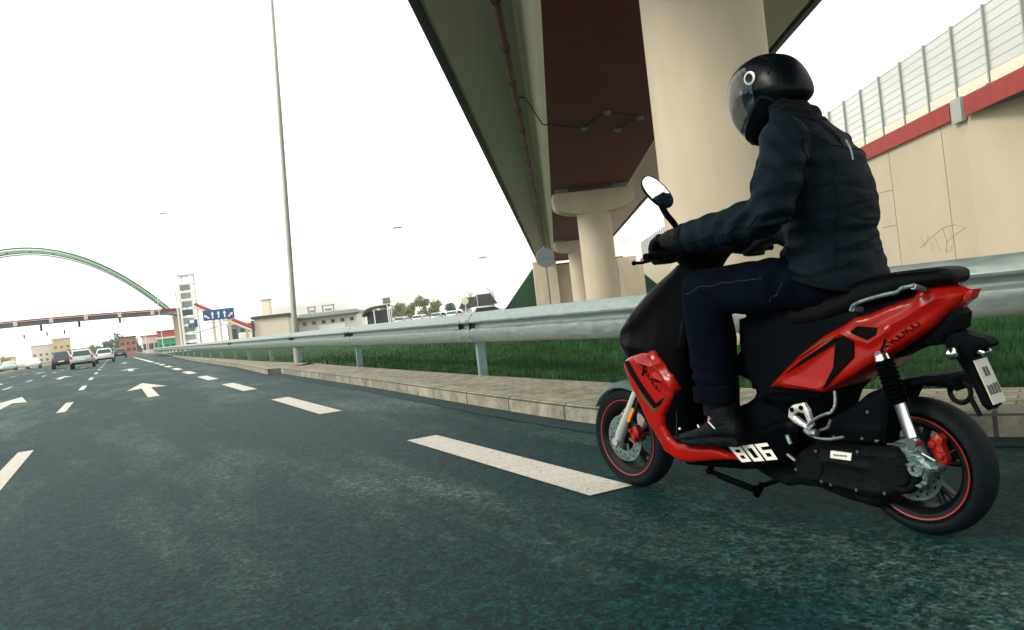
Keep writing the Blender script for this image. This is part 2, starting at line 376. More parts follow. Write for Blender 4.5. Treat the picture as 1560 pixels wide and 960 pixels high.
def remeshed(name, bm, voxel, m, parent=None, smooth_it=3, disp=None, fac=.5):
    me = bpy.data.meshes.new(name); bmesh.ops.recalc_face_normals(bm, faces=bm.faces); bm.to_mesh(me); bm.free()
    t = bpy.data.objects.new('work', me); COL.objects.link(t)
    md = t.modifiers.new('r', 'REMESH'); md.mode = 'VOXEL'; md.voxel_size = voxel
    if smooth_it:
        sm = t.modifiers.new('s', 'SMOOTH'); sm.iterations = smooth_it; sm.factor = fac
    dg = bpy.context.evaluated_depsgraph_get(); dg.update()
    nm = bpy.data.meshes.new_from_object(t.evaluated_get(dg)); bpy.data.objects.remove(t)
    nm.name = name
    if disp:
        co = [v.co.copy() for v in nm.vertices]; no = [v.normal.copy() for v in nm.vertices]
        for v, c, n in zip(nm.vertices, co, no): v.co = c+n*disp(c, n)
    nm.materials.clear()
    for q in (m if isinstance(m, (list, tuple)) else [m]): nm.materials.append(M[q])
    nm.shade_smooth()
    o = bpy.data.objects.new(name, nm); COL.objects.link(o)
    if parent: o.parent = parent
    return o
def loft(bm, secs, seg=24, cap=True, power=1., mi=0):
    """secs: (centre, axisA vector, axisB vector) elliptical rings"""
    rings = []
    for c, a, b in secs:
        c, a, b = Vector(c), Vector(a), Vector(b); r = []
        for k in range(seg):
            t = 2*math.pi*k/seg; cc, ss = math.cos(t), math.sin(t)
            r.append(bm.verts.new(c+a*(math.copysign(abs(cc)**power, cc))+b*(math.copysign(abs(ss)**power, ss))))
        rings.append(r)
    for p, q in zip(rings[:-1], rings[1:]):
        for k in range(seg):
            f = bm.faces.new((p[k], p[(k+1) % seg], q[(k+1) % seg], q[k])); f.material_index = mi
    if cap: bm.faces.new(rings[0]); bm.faces.new(rings[-1])
def ball(bm, c, r, s=(1, 1, 1), rot=None, sub=2):
    mt = Matrix.Translation(Vector(c)) @ (rot.to_4x4() if rot else Matrix.Identity(4)) @ Matrix.Diagonal((s[0]*r, s[1]*r, s[2]*r, 1))
    b2 = bmesh.new(); bmesh.ops.create_icosphere(b2, subdivisions=sub, radius=1, matrix=mt); join(bm, b2)
def copy_tree(o, parent=None):
    c = o.copy(); COL.objects.link(c); c.parent = parent
    for ch in [x for x in o.children]: copy_tree(ch, c)
    return c
# ================================================================== SETTING
def rl(c, Y): return c-.486*Y                      # X of a line parallel to the road, c = its X at Y=0
ROADDIR = Vector((-.437, .8995, 0)); RA = math.atan2(ROADDIR.y, ROADDIR.x)
def road_pt(c, Y, z=0): return Vector((rl(c, Y), Y, z))
# ground
bm = BM(); prism(bm, [(-1500, -400), (900, -400), (900, 1600), (-1500, 1600)], 'Z', -1.5, -.06)
tag(obj('ground', bm, 'townground'), kind='structure')
# kerb line, near to far, with the small jog the photo shows
KP = [(16, -3.2), (8.5, .6), (5, 2.35), (3.3, 3.3), (2.3, 3.93), (1.35, 4.72), (.585, 5.65), (-.6, 8.15), (-2.14, 11.6), (-5.3, 18.4)]
KP2 = [(-5.62, 18.5), (-8.55, 25.2), (-16.5, 42), (-30, 71.5), (-45.3, 105), (-45.3-.486*95, 200), (-45.3-.486*495, 600)]
def offs(line, d):
    out = []
    for i, p in enumerate(line):
        a = Vector(line[max(0, i-1)]); b = Vector(line[min(len(line)-1, i+1)]); t = (b-a).normalized(); n = Vector((t.y, -t.x))
        out.append((p[0]+n.x*d, p[1]+n.y*d))
    return out
def dens(line, n=6): return [(p.x, p.y) for p in smoothpts([(x, y, 0) for x, y in line], n)]
def strip(bm, A, B, z0, z1=None, uv=None):
    z1 = z0 if z1 is None else z1
    a = [bm.verts.new((x, y, z0)) for x, y in A]; b = [bm.verts.new((x, y, z1)) for x, y in B]; L = 0; lay = bm.loops.layers.uv.verify()
    for i in range(len(a)-1):
        f = bm.faces.new((a[i], a[i+1], b[i+1], b[i])); l = math.dist(A[i], A[i+1]); wd = max(math.dist(A[i], B[i]), abs(z1-z0))
        for lp, u in zip(f.loops, ((L, 0), (L+l, 0), (L+l, wd), (L, wd))): lp[lay].uv = u
        L += l
K1 = dens(KP, 5); K2 = KP2
RK = K1+K2                                   # right border of asphalt
LEFT = [(rl(-11.3, y) if y > -60 else 0, y) for x, y in RK]
bm = BM(); 
NV = [(-60, -25)]; 
A = [(30, -30)]+RK; B = [(-1, -30)]+[(-11.3-.486*y, y) for x, y in RK]
B = [(max(-900, x), y) for x, y in B]
strip(bm, B, A, 0.0)
prism(bm, [(-40, -60), (60, -60), (60, -30), (-40, -30)], 'Z', -.02, -.002)
prism(bm, [(-40, -31), (-1, -31), (-9.8, -3.2), (-40, -3.2)], 'Z', -.02, -.002)
tag(obj('road', bm, 'asphalt'), kind='structure')
# kerbs
def kerb(name, line, h=.125, wd=.16, side=1):
    bm = BM(); c0 = line; c1 = offs(line, .02*side); c2 = offs(line, wd*side)
    strip(bm, c0, c0, -.05, h-.02); strip(bm, c0, c1, h-.02, h); strip(bm, c1, c2, h); strip(bm, c2, c2, h, -.05)
    # closed at both ends
    for i in (0, -1):
        f = [bm.verts.new((*c0[i], -.05)), bm.verts.new((*c0[i], h-.02)), bm.verts.new((*c1[i], h)), bm.verts.new((*c2[i], h)), bm.verts.new((*c2[i], -.05))]; bm.faces.new(f)
    return tag(obj(name, bm, 'kerb'), kind='structure')
kerb('kerb', K1); kerb('kerb', K2)
# rail path (near to far)
RP = [(12.5, -2.0), (7.6, 1.45), (5.3, 2.9), (3.75, 3.85), (2.72, 4.56), (1.8, 5.52), (.95, 6.9), (-.515, 9.8), (-2.97, 15), (-5.45, 20.3), (-6.97, 23.1), (-8.82, 26.9), (-10.33, 30)]
y = 34.
while y < 101: RP.append((4.25-.486*y+.006*(y-30), y)); y += 4.2
RPd = dens(RP, 5)
bm = BM(); 
def nearest_back(line, d): return offs(line, d)
KK1 = offs(K1, .16); KK2 = offs(K2, .16)
def railat(Y):
    for a, b in zip(RPd[:-1], RPd[1:]):
        if a[1] <= Y <= b[1]:
            t = (Y-a[1])/(b[1]-a[1]+1e-9); return (a[0]+(b[0]-a[0])*t, Y)
    return (4.9-.486*Y, Y)
# back edge of the pavement = matched stations along rail path, a little behind the posts
back1 = []
for i, (x, y) in enumerate(K1):
    j = min(range(len(RPd)), key=lambda k: math.dist(RPd[k], (x+.45, y+.55))); back1.append(j)
backline = offs(RPd, .10)
strip(bm, KK1, [backline[j] for j in back1], .118)
strip(bm, [(x, y) for x, y in KK2], [(railat(y)[0]+.15 if y < 100 else 4.9-.486*y+1, y) for x, y in KK2], .118)
prism(bm, [(-5.33, 18.36), (-4.2, 18.0), (-4.4, 19.6), (-5.95, 19.4), (-5.62, 18.52)], 'Z', -.05, .112)
tag(obj('pavement', bm, 'pavers'), kind='structure')
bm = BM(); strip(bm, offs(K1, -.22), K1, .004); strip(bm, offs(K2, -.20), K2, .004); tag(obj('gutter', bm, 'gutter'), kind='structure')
# grass verge sheet right of the rail
bm = BM(); far = [(backline[i]) for i in range(len(backline))]
strip(bm, far, [(x+(9+.42*max(0, y))*.93, y+(9+.42*max(0, y))*.36) for i, (x, y) in enumerate(far)], .10, .06)
for v in bm.verts:
    pass
tag(obj('grass_verge', bm, 'grass_soil'), kind='structure')
# grass blades just behind the rail and under the viaduct: uncountable
def grass_blades():
    rnd = random.Random(3); V = []; Fc = []
    for _ in range(60000):
        Y = 4+abs(rnd.gauss(0, 1))*8.5
        if Y > 34: continue
        rx = railat(Y)[0] if Y > 3 else 4
        X = rx+.22+rnd.random()**1.3*(3+Y*.5)
        if (X-3)**2+(Y-11)**2 < .8: continue
        c = noise.noise(Vector((X*1.1, Y*1.1, 0)))
        if c < -.28 and rnd.random() < .5: continue
        h = (.035+.05*rnd.random())*(1+.7*c); a = rnd.random()*6.28; wd = .004+.0006*Y; lean = rnd.gauss(0, .025)
        dx, dy = math.cos(a)*wd, math.sin(a)*wd; n = len(V)
        V += [(X-dx, Y-dy, .07), (X+dx, Y+dy, .07), (X+lean, Y+rnd.gauss(0, .02), .10+h)]; Fc.append((n, n+1, n+2))
    me = bpy.data.meshes.new('grass'); me.from_pydata(V, [], Fc); me.materials.append(M['blade'])
    o = bpy.data.objects.new('grass', me); COL.objects.link(o); tag(o, 'short mown green grass behind the steel guardrail', 'grass', kind='stuff')
grass_blades()
# left kerb and central strip
LK = [(-11.3-.486*y, y) for y in (-3, 10, 25, 45, 80, 130, 200, 400, 600)]
kerb('kerb', LK, side=-1)
bm = BM(); L0 = offs(LK, -.16); L1 = offs(LK, -4.2); strip(bm, L0, L1, .118); tag(obj('median', bm, 'pavers'), kind='structure')
bm = BM(); L2 = offs(LK, -4.3); strip(bm, L2, offs(LK, -15), -.03); tag(obj('road', bm, 'asphalt'), kind='structure')
# painted markings
bm = BM(); ZP = .004
def stripe(c, Y0, Y1, wd):
    h = wd/2/.8995*1.0
    vs_ = [bm.verts.new((rl(c-h, Y0), Y0-h*.0, ZP)), bm.verts.new((rl(c+h, Y0), Y0, ZP)), bm.verts.new((rl(c+h, Y1), Y1, ZP)), bm.verts.new((rl(c-h, Y1), Y1, ZP))]; bm.faces.new(vs_)
def stripe2(c, Y0, Y1, wd):      # square-ended
    p0 = road_pt(c, Y0, ZP); p1 = road_pt(c, Y1, ZP); d = (p1-p0).normalized(); n = Vector((d.y, -d.x, 0))*wd/2
    bm.faces.new([bm.verts.new(q) for q in (p0-n, p0+n, p1+n, p1-n)])
for y0, y1 in [(-1.5, .9), (3.78, 6.12), (8.7, 11.4), (13.9, 16.7)]: stripe2(2.2, y0, y1, .235)
y = 19.2
while y < 48: stripe2(2.2+.004*(y-16), y, y+2.6, .24); y += 5.3
stripe2(2.32, 52, 104, .24)
for c, ph in [(-1.02, 5.6), (-4.25, 5.6), (-7.5, 8.5)]:
    y = ph-8.15
    while y < 170: stripe2(c, y, y+2.75, .14); y += 8.15
stripe2(-11.0, -3, 200, .14)
def arrow(c, Y, L=7.4):
    o = road_pt(c, Y, ZP); d = ROADDIR; n = Vector((d.y, -d.x, 0))
    def P(a, b): return bm.verts.new(o+d*a+n*b)
    bm.faces.new([P(0, -.1), P(0, .1), P(L*.56, .1), P(L*.56, -.1)])
    bm.faces.new([P(L*.50, -.42), P(L*.56, -.1), P(L*.56, .1), P(L*.50, .42), P(L, 0)])
for c in (.62, -2.6): arrow(c, 15.2)
arrow(-5.85, 17.5)
for c in (.62, -2.6, -5.85, -9.1): arrow(c, 36, 5.5)
for c in (.62, -2.6, -5.85, 4.4): arrow(c, 60, 5.5)
tag(obj('road_markings', bm, 'paint'), kind='structure')
# bank behind the abutment
bm = BM()
prof = [(-1.4, 0), (3.8, 6.05), (16, 6.05), (22, 0)]
A = [bm.verts.new((x, 113, z)) for x, z in prof]; B = [bm.verts.new((x+9, 260, z)) for x, z in prof]
bm.faces.new(A); bm.faces.new(B)
for i in range(4): bm.faces.new((A[i], A[(i+1) % 4], B[(i+1) % 4], B[i]))
tag(obj('embankment', bm, 'bank'), kind='structure')

# ------------------------------------------------------------------ VIADUCT
G = .056
def vx(o, Y): return o+G*Y
via = empty('viaduct', (2.3, 0, 0)); tag(via, 'concrete road viaduct on round columns with a dark red painted underside', 'viaduct')
vinv = Vector((-2.3, 0, 0))
def vsweep(prof, Y0, Y1, n=12, curve=True, closed=True):
    bm = BM(); rings = []
    for i in range(n+1):
        Y = Y0+(Y1-Y0)*i/n; dx = G*Y
        rings.append([bm.verts.new(Vector((x+dx, Y, z))+vinv) for x, z in prof])
    m = len(prof)
    for a, b in zip(rings[:-1], rings[1:]):
        for k in range(m if closed else m-1): bm.faces.new((a[k], a[(k+1) % m], b[(k+1) % m], b[k]))
    if closed: bm.faces.new(rings[0]); bm.faces.new(rings[-1])
    return bm
VY0, VY1 = -26, 114
obj('girder', vsweep([(.34, 6.42), (.20, 6.55), (-.22, 7.28), (-.22, 7.42), (4.83, 7.42), (4.83, 7.28), (4.40, 6.55), (4.26, 6.42)], VY0, VY1), 'concrete_web', via)
obj('painted_soffit', vsweep([(.34, 6.40), (4.26, 6.40), (4.26, 6.418), (.34, 6.418)], VY0, VY1), 'red_soffit', via)
obj('deck_slab', vsweep([(-2.02, 7.12), (-1.9, 7.06), (-.22, 7.30), (-.22, 7.70), (-2.02, 7.60)], VY0, VY1), 'concrete_deck', via)
obj('deck_slab', vsweep([(6.62, 7.12), (6.5, 7.06), (4.83, 7.30), (4.83, 7.70), (6.62, 7.60)], VY0, VY1), 'concrete_deck', via)
obj('roadway', vsweep([(-.21, 7.43), (4.82, 7.43), (4.82, 7.71), (-.21, 7.71)], VY0, VY1), 'concrete_deck', via)
obj('edge_beam', vsweep([(-2.20, 7.02), (-2.03, 7.02), (-2.03, 7.95), (-2.20, 7.95)], VY0, VY1), 'dark_trim', via)
obj('edge_beam', vsweep([(6.63, 7.02), (6.80, 7.02), (6.80, 7.95), (6.63, 7.95)], VY0, VY1), 'dark_trim', via)
# drain pipe and its collars
bm = BM(); tube(bm, [Vector((vx(-.52, y), y, 7.02-.0012*y))+vinv for y in range(-26, 112, 6)], .085, 12)
y = 4.
while y < 110:
    lathe(bm, [(.085, -.03), (.112, -.03), (.112, .03), (.085, .03)], 'Y', Vector((vx(-.52, y), y, 7.02-.0012*y))+vinv, 14)
    box(bm, Vector((vx(-.52, y+1.2), y+1.2, 7.14))+vinv, (.05, .05, .14)); y += 3.1
obj('drain_pipe', bm, 'red_pipe', via, smooth=True)
# conduit with four little fixtures
def cab(pts, r=.022):
    bm = BM(); tube(bm, [Vector(p)+vinv for p in pts], r, 6); return bm
obj('conduit', cab([(-.62, 24.86, 7.19), (.80-1.6+.0, 25.0, 7.21), (1.15, 25.3, 7.25), (1.62, 25.44, 6.385), (1.69, 25.49, 6.375), (3.02, 26.67, 6.375), (3.54, 24.68, 6.375), (4.73, 25.95, 6.375), (4.2, 27.49, 6.375)]), 'dark_trim', via)
for x, y in [(3.02, 26.67), (3.54, 24.68), (4.73, 25.95), (4.2, 27.49)]:
    bm = BM(); c = Vector((x, y, 6.34))+vinv; lathe(bm, [(.0, -.05), (.07, -.05), (.12, .0), (.12, .055), (0, .055)], 'Z', c, 14); fx = obj('soffit_fixture', bm, 'galv_post', via, smooth=True)
# columns with caps
def column(Y, r, first=False):
    cx = vx(2.33, Y)
    if first: cx += .05
    bm = BM(); prof = [(r+.02, -.3), (r+.0, .3), (r-.0, 4.6), (r, 5.3)]
    lathe(bm, [(0, -.3)]+prof+[(0, 5.3)], 'Z', Vector((cx, Y, 0))+vinv, 64)
    pl = obj('column', bm, 'concrete', via, smooth=True)
    bm = BM(); hw = 1.98; pr = [(-hw, 6.12), (-hw, 5.62)]
    for k in range(1, 12):
        a = math.pi*k/12; pr.append((-hw*math.cos(a), 5.62-(.34 if first else .62)*math.sin(a)**.8))
    pr += [(hw, 5.62), (hw, 6.12)]
    prism(bm, [(u+cx-2.3, v) for u, v in pr], 'Y', Y-.78, Y+.78)
    bmesh.ops.bevel(bm, geom=[e for e in bm.edges], offset=.03, segments=1, affect='EDGES')
    cp = obj('cap', bm, 'concrete', pl)
    for s in (-1, 1):
        bm = BM(); box(bm, (cx-2.3+s*1.45, Y, 6.26), (.62, .62, .27), bev=.01); obj('bearing', bm, 'galv_post', pl)
column(11.1, .80, True); column(41, .84); column(74, .82)
# abutment
bm = BM()
box(bm, Vector((6.6+6.35/2-2.3-.0, 112.6, 2.9))+Vector((0, 0, 0)), (6.2, 2.2, 5.8))
box(bm, Vector((5.1-2.3, 111.2, 3.0)), (3.1, 2.6, 6.9)); box(bm, Vector((16.6-2.3, 111.5, 2.2)), (3.4, 2.4, 4.9)); box(bm, Vector((16.2-2.3, 111.7, 5.0)), (2.6, 2.2, 1.6))
box(bm, Vector((13.2-2.3, 112.9, 2.6)), (3.6, 2, 5.2))
ab = obj('abutment', bm, 'concrete', via)
# ------------------------------------------------------------------ RETAINING WALL
rw = empty('retaining_wall', (20, 38, 0)); tag(rw, 'tall beige concrete retaining wall with a red coping and scribbled graffiti', 'wall')
woff = Vector((-20, -38, 0))
def wx(o, Y): return 20+o+G*Y
def wquad(name, prof, Y0, Y1, m, parent=rw, n=1):
    bm = BM(); rings = []
    for i in range(n+1):
        Y = Y0+(Y1-Y0)*i/n; rings.append([bm.verts.new(Vector((wx(x, Y), Y, z))+woff) for x, z in prof])
    k = len(prof)
    for a, b in zip(rings[:-1], rings[1:]):
        for j in range(k): bm.faces.new((a[j], a[(j+1) % k], b[(j+1) % k], b[j]))
    bm.faces.new(rings[0]); bm.faces.new(rings[-1]); return obj(name, bm, m, parent)
wquad('wall_face', [(0, -.3), (0, 7.5), (2.6, 7.5), (2.6, -.3)], 38.6, 185, 'wallc', n=10)
bm = BM(); rg_ = [[bm.verts.new(Vector((wx(x, Y), Y, z))+woff) for x, z in ((o, -.3), (o, 7.5), (3.5, 7.5), (3.5, -.3))] for o, Y in ((0, 38.6), (.35, 37.2), (.9, 35.5), (1.3, 33.5), (1.5, 31), (1.5, 12))]
for a, b in zip(rg_[:-1], rg_[1:]):
    for j in range(4): bm.faces.new((a[j], a[(j+1) % 4], b[(j+1) % 4], b[j]))
bm.faces.new(rg_[0]); bm.faces.new(rg_[-1]); obj('wall_face', bm, 'wallc', rw, smooth=True)
wquad('deck_soffit', [(-.11, 7.36), (2.2, 7.36), (2.2, 7.6), (-.11, 7.6)], 12, 38.25, 'dark_trim')
wquad('coping', [(-.22, 7.33), (-.22, 8.2), (.3, 8.2), (.3, 7.6), (-.02, 7.33)], 39.5, 185, 'red_band', n=8)
wquad('coping', [(-.22, 7.25), (-.22, 8.15), (.3, 8.15), (.3, 7.62), (-.12, 7.62), (-.12, 7.25)], 12, 38.1, 'red_band', n=4)
wquad('joint_block', [(-.26, 7.1), (-.26, 8.22), (.35, 8.22), (.35, 7.62), (-.11, 7.1)], 38.32, 39.3, 'pole')
# joints and graffiti, thin marks on the face
bm = BM()
def wmark(bm, pts, r=.018):
    P = [Vector((wx(-.004 if y > 38.6 else .546, y), y, z))+woff for y, z in pts]; tube(bm, P, r, 5, flat=.35)
for ys in (47.4, 40.95, 56, 64.5, 73, 82, 92): wmark(bm, [(ys, 7.3), (ys-.12, 1.0), (ys-.1, 0)], .022)
wmark(bm, [(49.6, 5.13), (47.5, 5.06)]); wmark(bm, [(49.4, 3.04), (47.4, 3.02)]); wmark(bm, [(51.5, 4.1), (50.2, 4.1)]); wmark(bm, [(51.5, 2), (50, 2)]); wmark(bm, [(51.6, 6.2), (50.4, 6.2)])
obj('joint_line', bm, 'seam', rw)
bm = BM(); rg = random.Random(5)
wmark(bm, [(44.7, 1.5), (43.2, 2.0), (41.8, 2.35), (40.6, 2.4), (39.6, 2.16), (40.9, 1.85), (41.6, 1.6)], .016)
wmark(bm, [(44.5, 2.2), (44.1, 1.5), (43.6, 2.1), (43.2, 1.3), (42.9, 2.0), (42.4, 1.2)], .013)
wmark(bm, [(41.9, 2.35), (41.6, 1.7), (41.75, 1.05)], .016); wmark(bm, [(41.2, 2.2), (40.9, 1.6), (41.4, 1.1), (42.0, 1.3)], .013)
obj('graffiti', bm, 'graffiti', rw)
# noise barrier on top of it
nb = empty('noise_barrier', (20, 38, 8.2)); tag(nb, 'transparent noise barrier with grey posts standing on the retaining wall', 'noise barrier')
nof = Vector((-20, -38, -8.2)); Ys = []; y = 39.0-2.9*9
while y < 183: Ys.append(y); y += 2.9
for a, b in zip(Ys[:-1], Ys[1:]):
    bm = BM(); xa, xb = wx(.05, a+.09), wx(.05, b-.09)
    if True:
        A0 = [Vector((xa, a+.09, 8.75)), Vector((xb, b-.09, 8.75)), Vector((xb, b-.09, 11.6)), Vector((xa, a+.09, 11.6))]
        f = [bm.verts.new(p+nof) for p in A0]; g = [bm.verts.new(p+nof+Vector((.02, 0, 0))) for p in A0]
        bm.faces.new(f); bm.faces.new(g[::-1])
        for i in range(4): bm.faces.new((f[i], f[(i+1) % 4], g[(i+1) % 4], g[i]))
    pn = obj('panel', bm, 'barrier', nb)
    bm = BM()
    for k in range(8):
        z = 8.77+k*.405; tube(bm, [Vector((xa+.008, a+.09, z))+nof, Vector((xb+.008, b-.09, z))+nof], .02 if 0 < k < 7 else .03, 5)
    obj('panel_bars', bm, 'barrier_post', pn)
    bm = BM(); f = [Vector((wx(.0, q), q, z))+nof for q, z in ((a+.09, 8.2), (b-.09, 8.2), (b-.09, 8.74), (a+.09, 8.74))]
    A1 = [bm.verts.new(p) for p in f]; B1 = [bm.verts.new(p+Vector((.1, 0, 0))) for p in f]; bm.faces.new(A1); bm.faces.new(B1[::-1])
    for i in range(4): bm.faces.new((A1[i], A1[(i+1) % 4], B1[(i+1) % 4], B1[i]))
    obj('base_panel', bm, 'cream', nb)
p0 = None
for y in Ys:
    bm = BM(); c = Vector((0, 0, 0))
    box(bm, (0, 0, 1.75), (.14, .012, 3.5)); box(bm, (-.075, 0, 1.75), (.012, .10, 3.5)); box(bm, (.075, 0, 1.75), (.012, .10, 3.5)); box(bm, (0, 0, .02), (.3, .3, .04))
    if p0 is None: o = p0 = obj('post', bm, 'barrier_post', nb)
    else: bm.free(); o = p0.copy(); COL.objects.link(o); o.parent = nb
    o.location = Vector((wx(.02, y), y, 8.2))+nof

# ------------------------------------------------------------------ GUARDRAIL
gr = empty('guardrail', (-.515, 9.8, 0)); tag(gr, 'long galvanised steel w-beam guardrail on posts beside the kerb', 'guardrail')
goff = Vector((.515, -9.8, 0))
def beam_profile():
    # (outward offset towards the road, z) of the W beam front face
    return [(-.012, .872), (.006, .876), (.030, .862), (.066, .815), (.082, .780), (.078, .765), (.052, .757), (.008, .748), (.002, .735), (.004, .708), (.012, .700), (.062, .694), (.080, .682), (.082, .650), (.070, .600), (.040, .548), (.012, .530), (-.006, .532)]
def sweep(line, prof, th=.004):
    bm = BM(); n = len(line); rings = []
    for i, p in enumerate(line):
        a = Vector(line[max(0, i-1)]); b = Vector(line[min(n-1, i+1)]); t = (b-a).normalized(); nn = Vector((-t.y, t.x))
        r = [bm.verts.new(Vector((p[0]+nn.x*o, p[1]+nn.y*o, z))+goff) for o, z in prof]
        r += [bm.verts.new(Vector((p[0]+nn.x*(o-th), p[1]+nn.y*(o-th), z))+goff) for o, z in reversed(prof)]
        rings.append(r)
    m = len(rings[0])
    for a, b in zip(rings[:-1], rings[1:]):
        for k in range(m): bm.faces.new((a[k], a[(k+1) % m], b[(k+1) % m], b[k]))
    bm.faces.new(rings[0]); bm.faces.new(rings[-1]); return bm
beam = obj('beam', sweep(RPd, beam_profile()), 'galv', gr, smooth=True)
def lap_and_bolts(i):
    p = Vector(RP[i]); a = Vector(RP[i-1]); b = Vector(RP[i+1]); t = (b-a).normalized(); nn = Vector((-t.y, t.x))
    bm = BM(); q = [(p.x+t.x*s, p.y+t.y*s) for s in (-.16, .16)]
    b2 = sweep(q, [(o+.006, z) for o, z in beam_profile()], .005); join(bm, b2)
    for s in (-.11, .11):
        for zz in (.79, .60):
            c = Vector((p.x+t.x*s+nn.x*.090, p.y+t.y*s+nn.y*.090, zz))+goff; ball(bm, c, .013, sub=1)
    c = Vector((p.x+nn.x*.018, p.y+nn.y*.018, .70))+goff; ball(bm, c, .02, sub=1)
    obj('splice', bm, 'galv', beam, smooth=True)
for i in (7, 8, 9, 12): lap_and_bolts(i)
post0 = None
for i, p in enumerate(RP[2:], 2):
    if i < 7: continue
    a = Vector(RP[i-1]); b = Vector(RP[min(len(RP)-1, i+1)]); t = (b-a).normalized(); ang = math.atan2(t.y, t.x)
    if post0 is None:
        bm = BM(); box(bm, (0, .0, .40), (.008, .10, .88)); box(bm, (.03, .046, .40), (.06, .008, .88)); box(bm, (.03, -.046, .40), (.06, .008, .88)); box(bm, (.06, .034, .40), (.007, .03, .88)); box(bm, (.06, -.034, .40), (.007, .03, .88))
        box(bm, (.03, .078, .70), (.09, .06, .20)); post0 = o = obj('post', bm, 'galv_post', gr)
    else: o = post0.copy(); COL.objects.link(o); o.parent = gr
    nn = Vector((-t.y, t.x)); o.location = Vector((p[0]-nn.x*.115, p[1]-nn.y*.115, 0))+goff; o.rotation_euler = (0, 0, ang)
# second beam line in the distance behind, seen past the rider at the far right
# ------------------------------------------------------------------ STREET FURNITURE
def lamp(name, X, Y, h, r0, r1, arm, ang, lean, mtl, label, group=None):
    t = empty(name, (X, Y, 0)); tag(t, label, 'street lamp', group)
    bm = BM(); top = Vector((lean*h, 0, h)); pts = [Vector((0, 0, -.1)), Vector((lean*.5, 0, .5)), Vector((lean*1.2, 0, 1.2)), Vector((lean*1.25, 0, 1.25)), top*.5, top]
    tube(bm, pts, [r0, r0, r0, r0*.86, (r0+r1)/2, r1], 16); obj('mast', bm, mtl, t, smooth=True)
    d = Vector((math.cos(ang), math.sin(ang), 0)); bm = BM()
    tube(bm, smoothpts([top, top+Vector((0, 0, .35))+d*arm*.25, top+Vector((0, 0, .5))+d*arm], 4), r1*.8, 8); obj('arm', bm, mtl, t, smooth=True)
    bm = BM(); c = top+Vector((0, 0, .5))+d*(arm+.3); loft(bm, [(c-d*.4, Vector((0, 0, .04)), Vector((-d.y, d.x, 0))*.08), (c-d*.15, Vector((0, 0, .08)), Vector((-d.y, d.x, 0))*.16), (c+d*.35, Vector((0, 0, .07)), Vector((-d.y, d.x, 0))*.14), (c+d*.48, Vector((0, 0, .02)), Vector((-d.y, d.x, 0))*.05)], 12)
    obj('lamp_head', bm, 'roofg', t, smooth=True); return t
lamp('street_lamp', -5.50, 20.6, 12.5, .078, .024, 1.6, R(200), .048, 'pole', 'tall grey tapered lamp post standing behind the guardrail, nearest to the road')
LG = 'distant street lamps'  # masts near white: bleaching by the bright sky put into their colour
lamp('street_lamp', -38.4, 90, 14.9, .035, .03, 1.3, 0, 0, 'palepole', 'thin pale lamp post rising over the footbridge arch left of its lift tower', LG)
lamp('street_lamp', -10.2, 70, 8.2, .032, .025, 1.0, 0, .0, 'palepole', 'thin pale lamp post with short arm above the round bus shelter', LG)
lamp('street_lamp', -67, 150, 14.9, .05, .04, 1.3, 0, 0, 'palepole', 'thin pale lamp post farthest away, seen through the footbridge arch', LG)
lamp('street_lamp', -3.6, 90, 6.1, .03, .025, .8, 0, 0, 'palepole', 'low pale lamp post beside the bare trees near the embankment', LG)
# round sign seen from the back on a thin pole
t = empty('road_sign', (1.30, 27, 0)); tag(t, 'round grey back of a road sign on a thin pole beside the abutment', 'road sign')
bm = BM(); tube(bm, [(0, 0, -.1), (-.0, 0, 2.75)], .03, 10); obj('post', bm, 'grey_back', t, smooth=True)
bm = BM(); lathe(bm, [(0, -.012), (.3, -.012), (.31, -.004), (.31, .01), (0, .01)], 'Y', (0, -.04, 2.36), 40); box(bm, (0, -.058, 2.36), (.5, .012, .03)); obj('disc', bm, 'grey_back', t, smooth=True)
# blue lane sign
t = empty('lane_sign', (-28.4, 80, 0), R(4)); tag(t, 'blue overhead lane sign with five white arrows on a single post', 'road sign')
bm = BM(); tube(bm, [(0, .12, 0), (0, .12, 3.0)], .11, 12); tube(bm, [(-1.4, .12, 2.75), (1.2, .12, 2.75)], .05, 8); obj('post', bm, 'cream', t, smooth=True)
bm = BM(); box(bm, (0, 0, 3.42), (3.0, .06, 1.02), bev=.02); bd = obj('board', bm, 'blue', t)
bm = BM()
def sarrow(cx, cz, ang, L=.68, wd=.13):
    r = Matrix.Rotation(ang, 2); P = [(-wd/2, -L/2), (wd/2, -L/2), (wd/2, L*.1), (wd*1.25, L*.1), (0, L/2), (-wd*1.25, L*.1), (-wd/2, L*.1)]
    q = [r @ Vector(p) for p in P]; prism(bm, [(cx+v.x, cz+v.y) for v in q], 'Y', -.041, -.033)
for k in (-1, 0, 1): sarrow(k*.58, 3.42, 0)
sarrow(-1.15, 3.30, R(52), .6); sarrow(1.15, 3.30, R(-52), .6)
obj('arrow_symbols', bm, 'white', bd)
# gantry frame next to it
t = empty('sign_frame', (-30.8, 81, 0)); tag(t, 'dark angled tubular frame under the left edge of the blue lane sign', 'frame')
bm = BM(); tube(bm, [(0, 0, 0), (0, 0, 1.9), (-.6, 0, 1.95), (-.7, 0, 2.9)], .045, 8); tube(bm, [(0, 0, 1.9), (2.4, 0, 2.45)], .045, 8); obj('tubes', bm, 'galv_post', t, smooth=True)
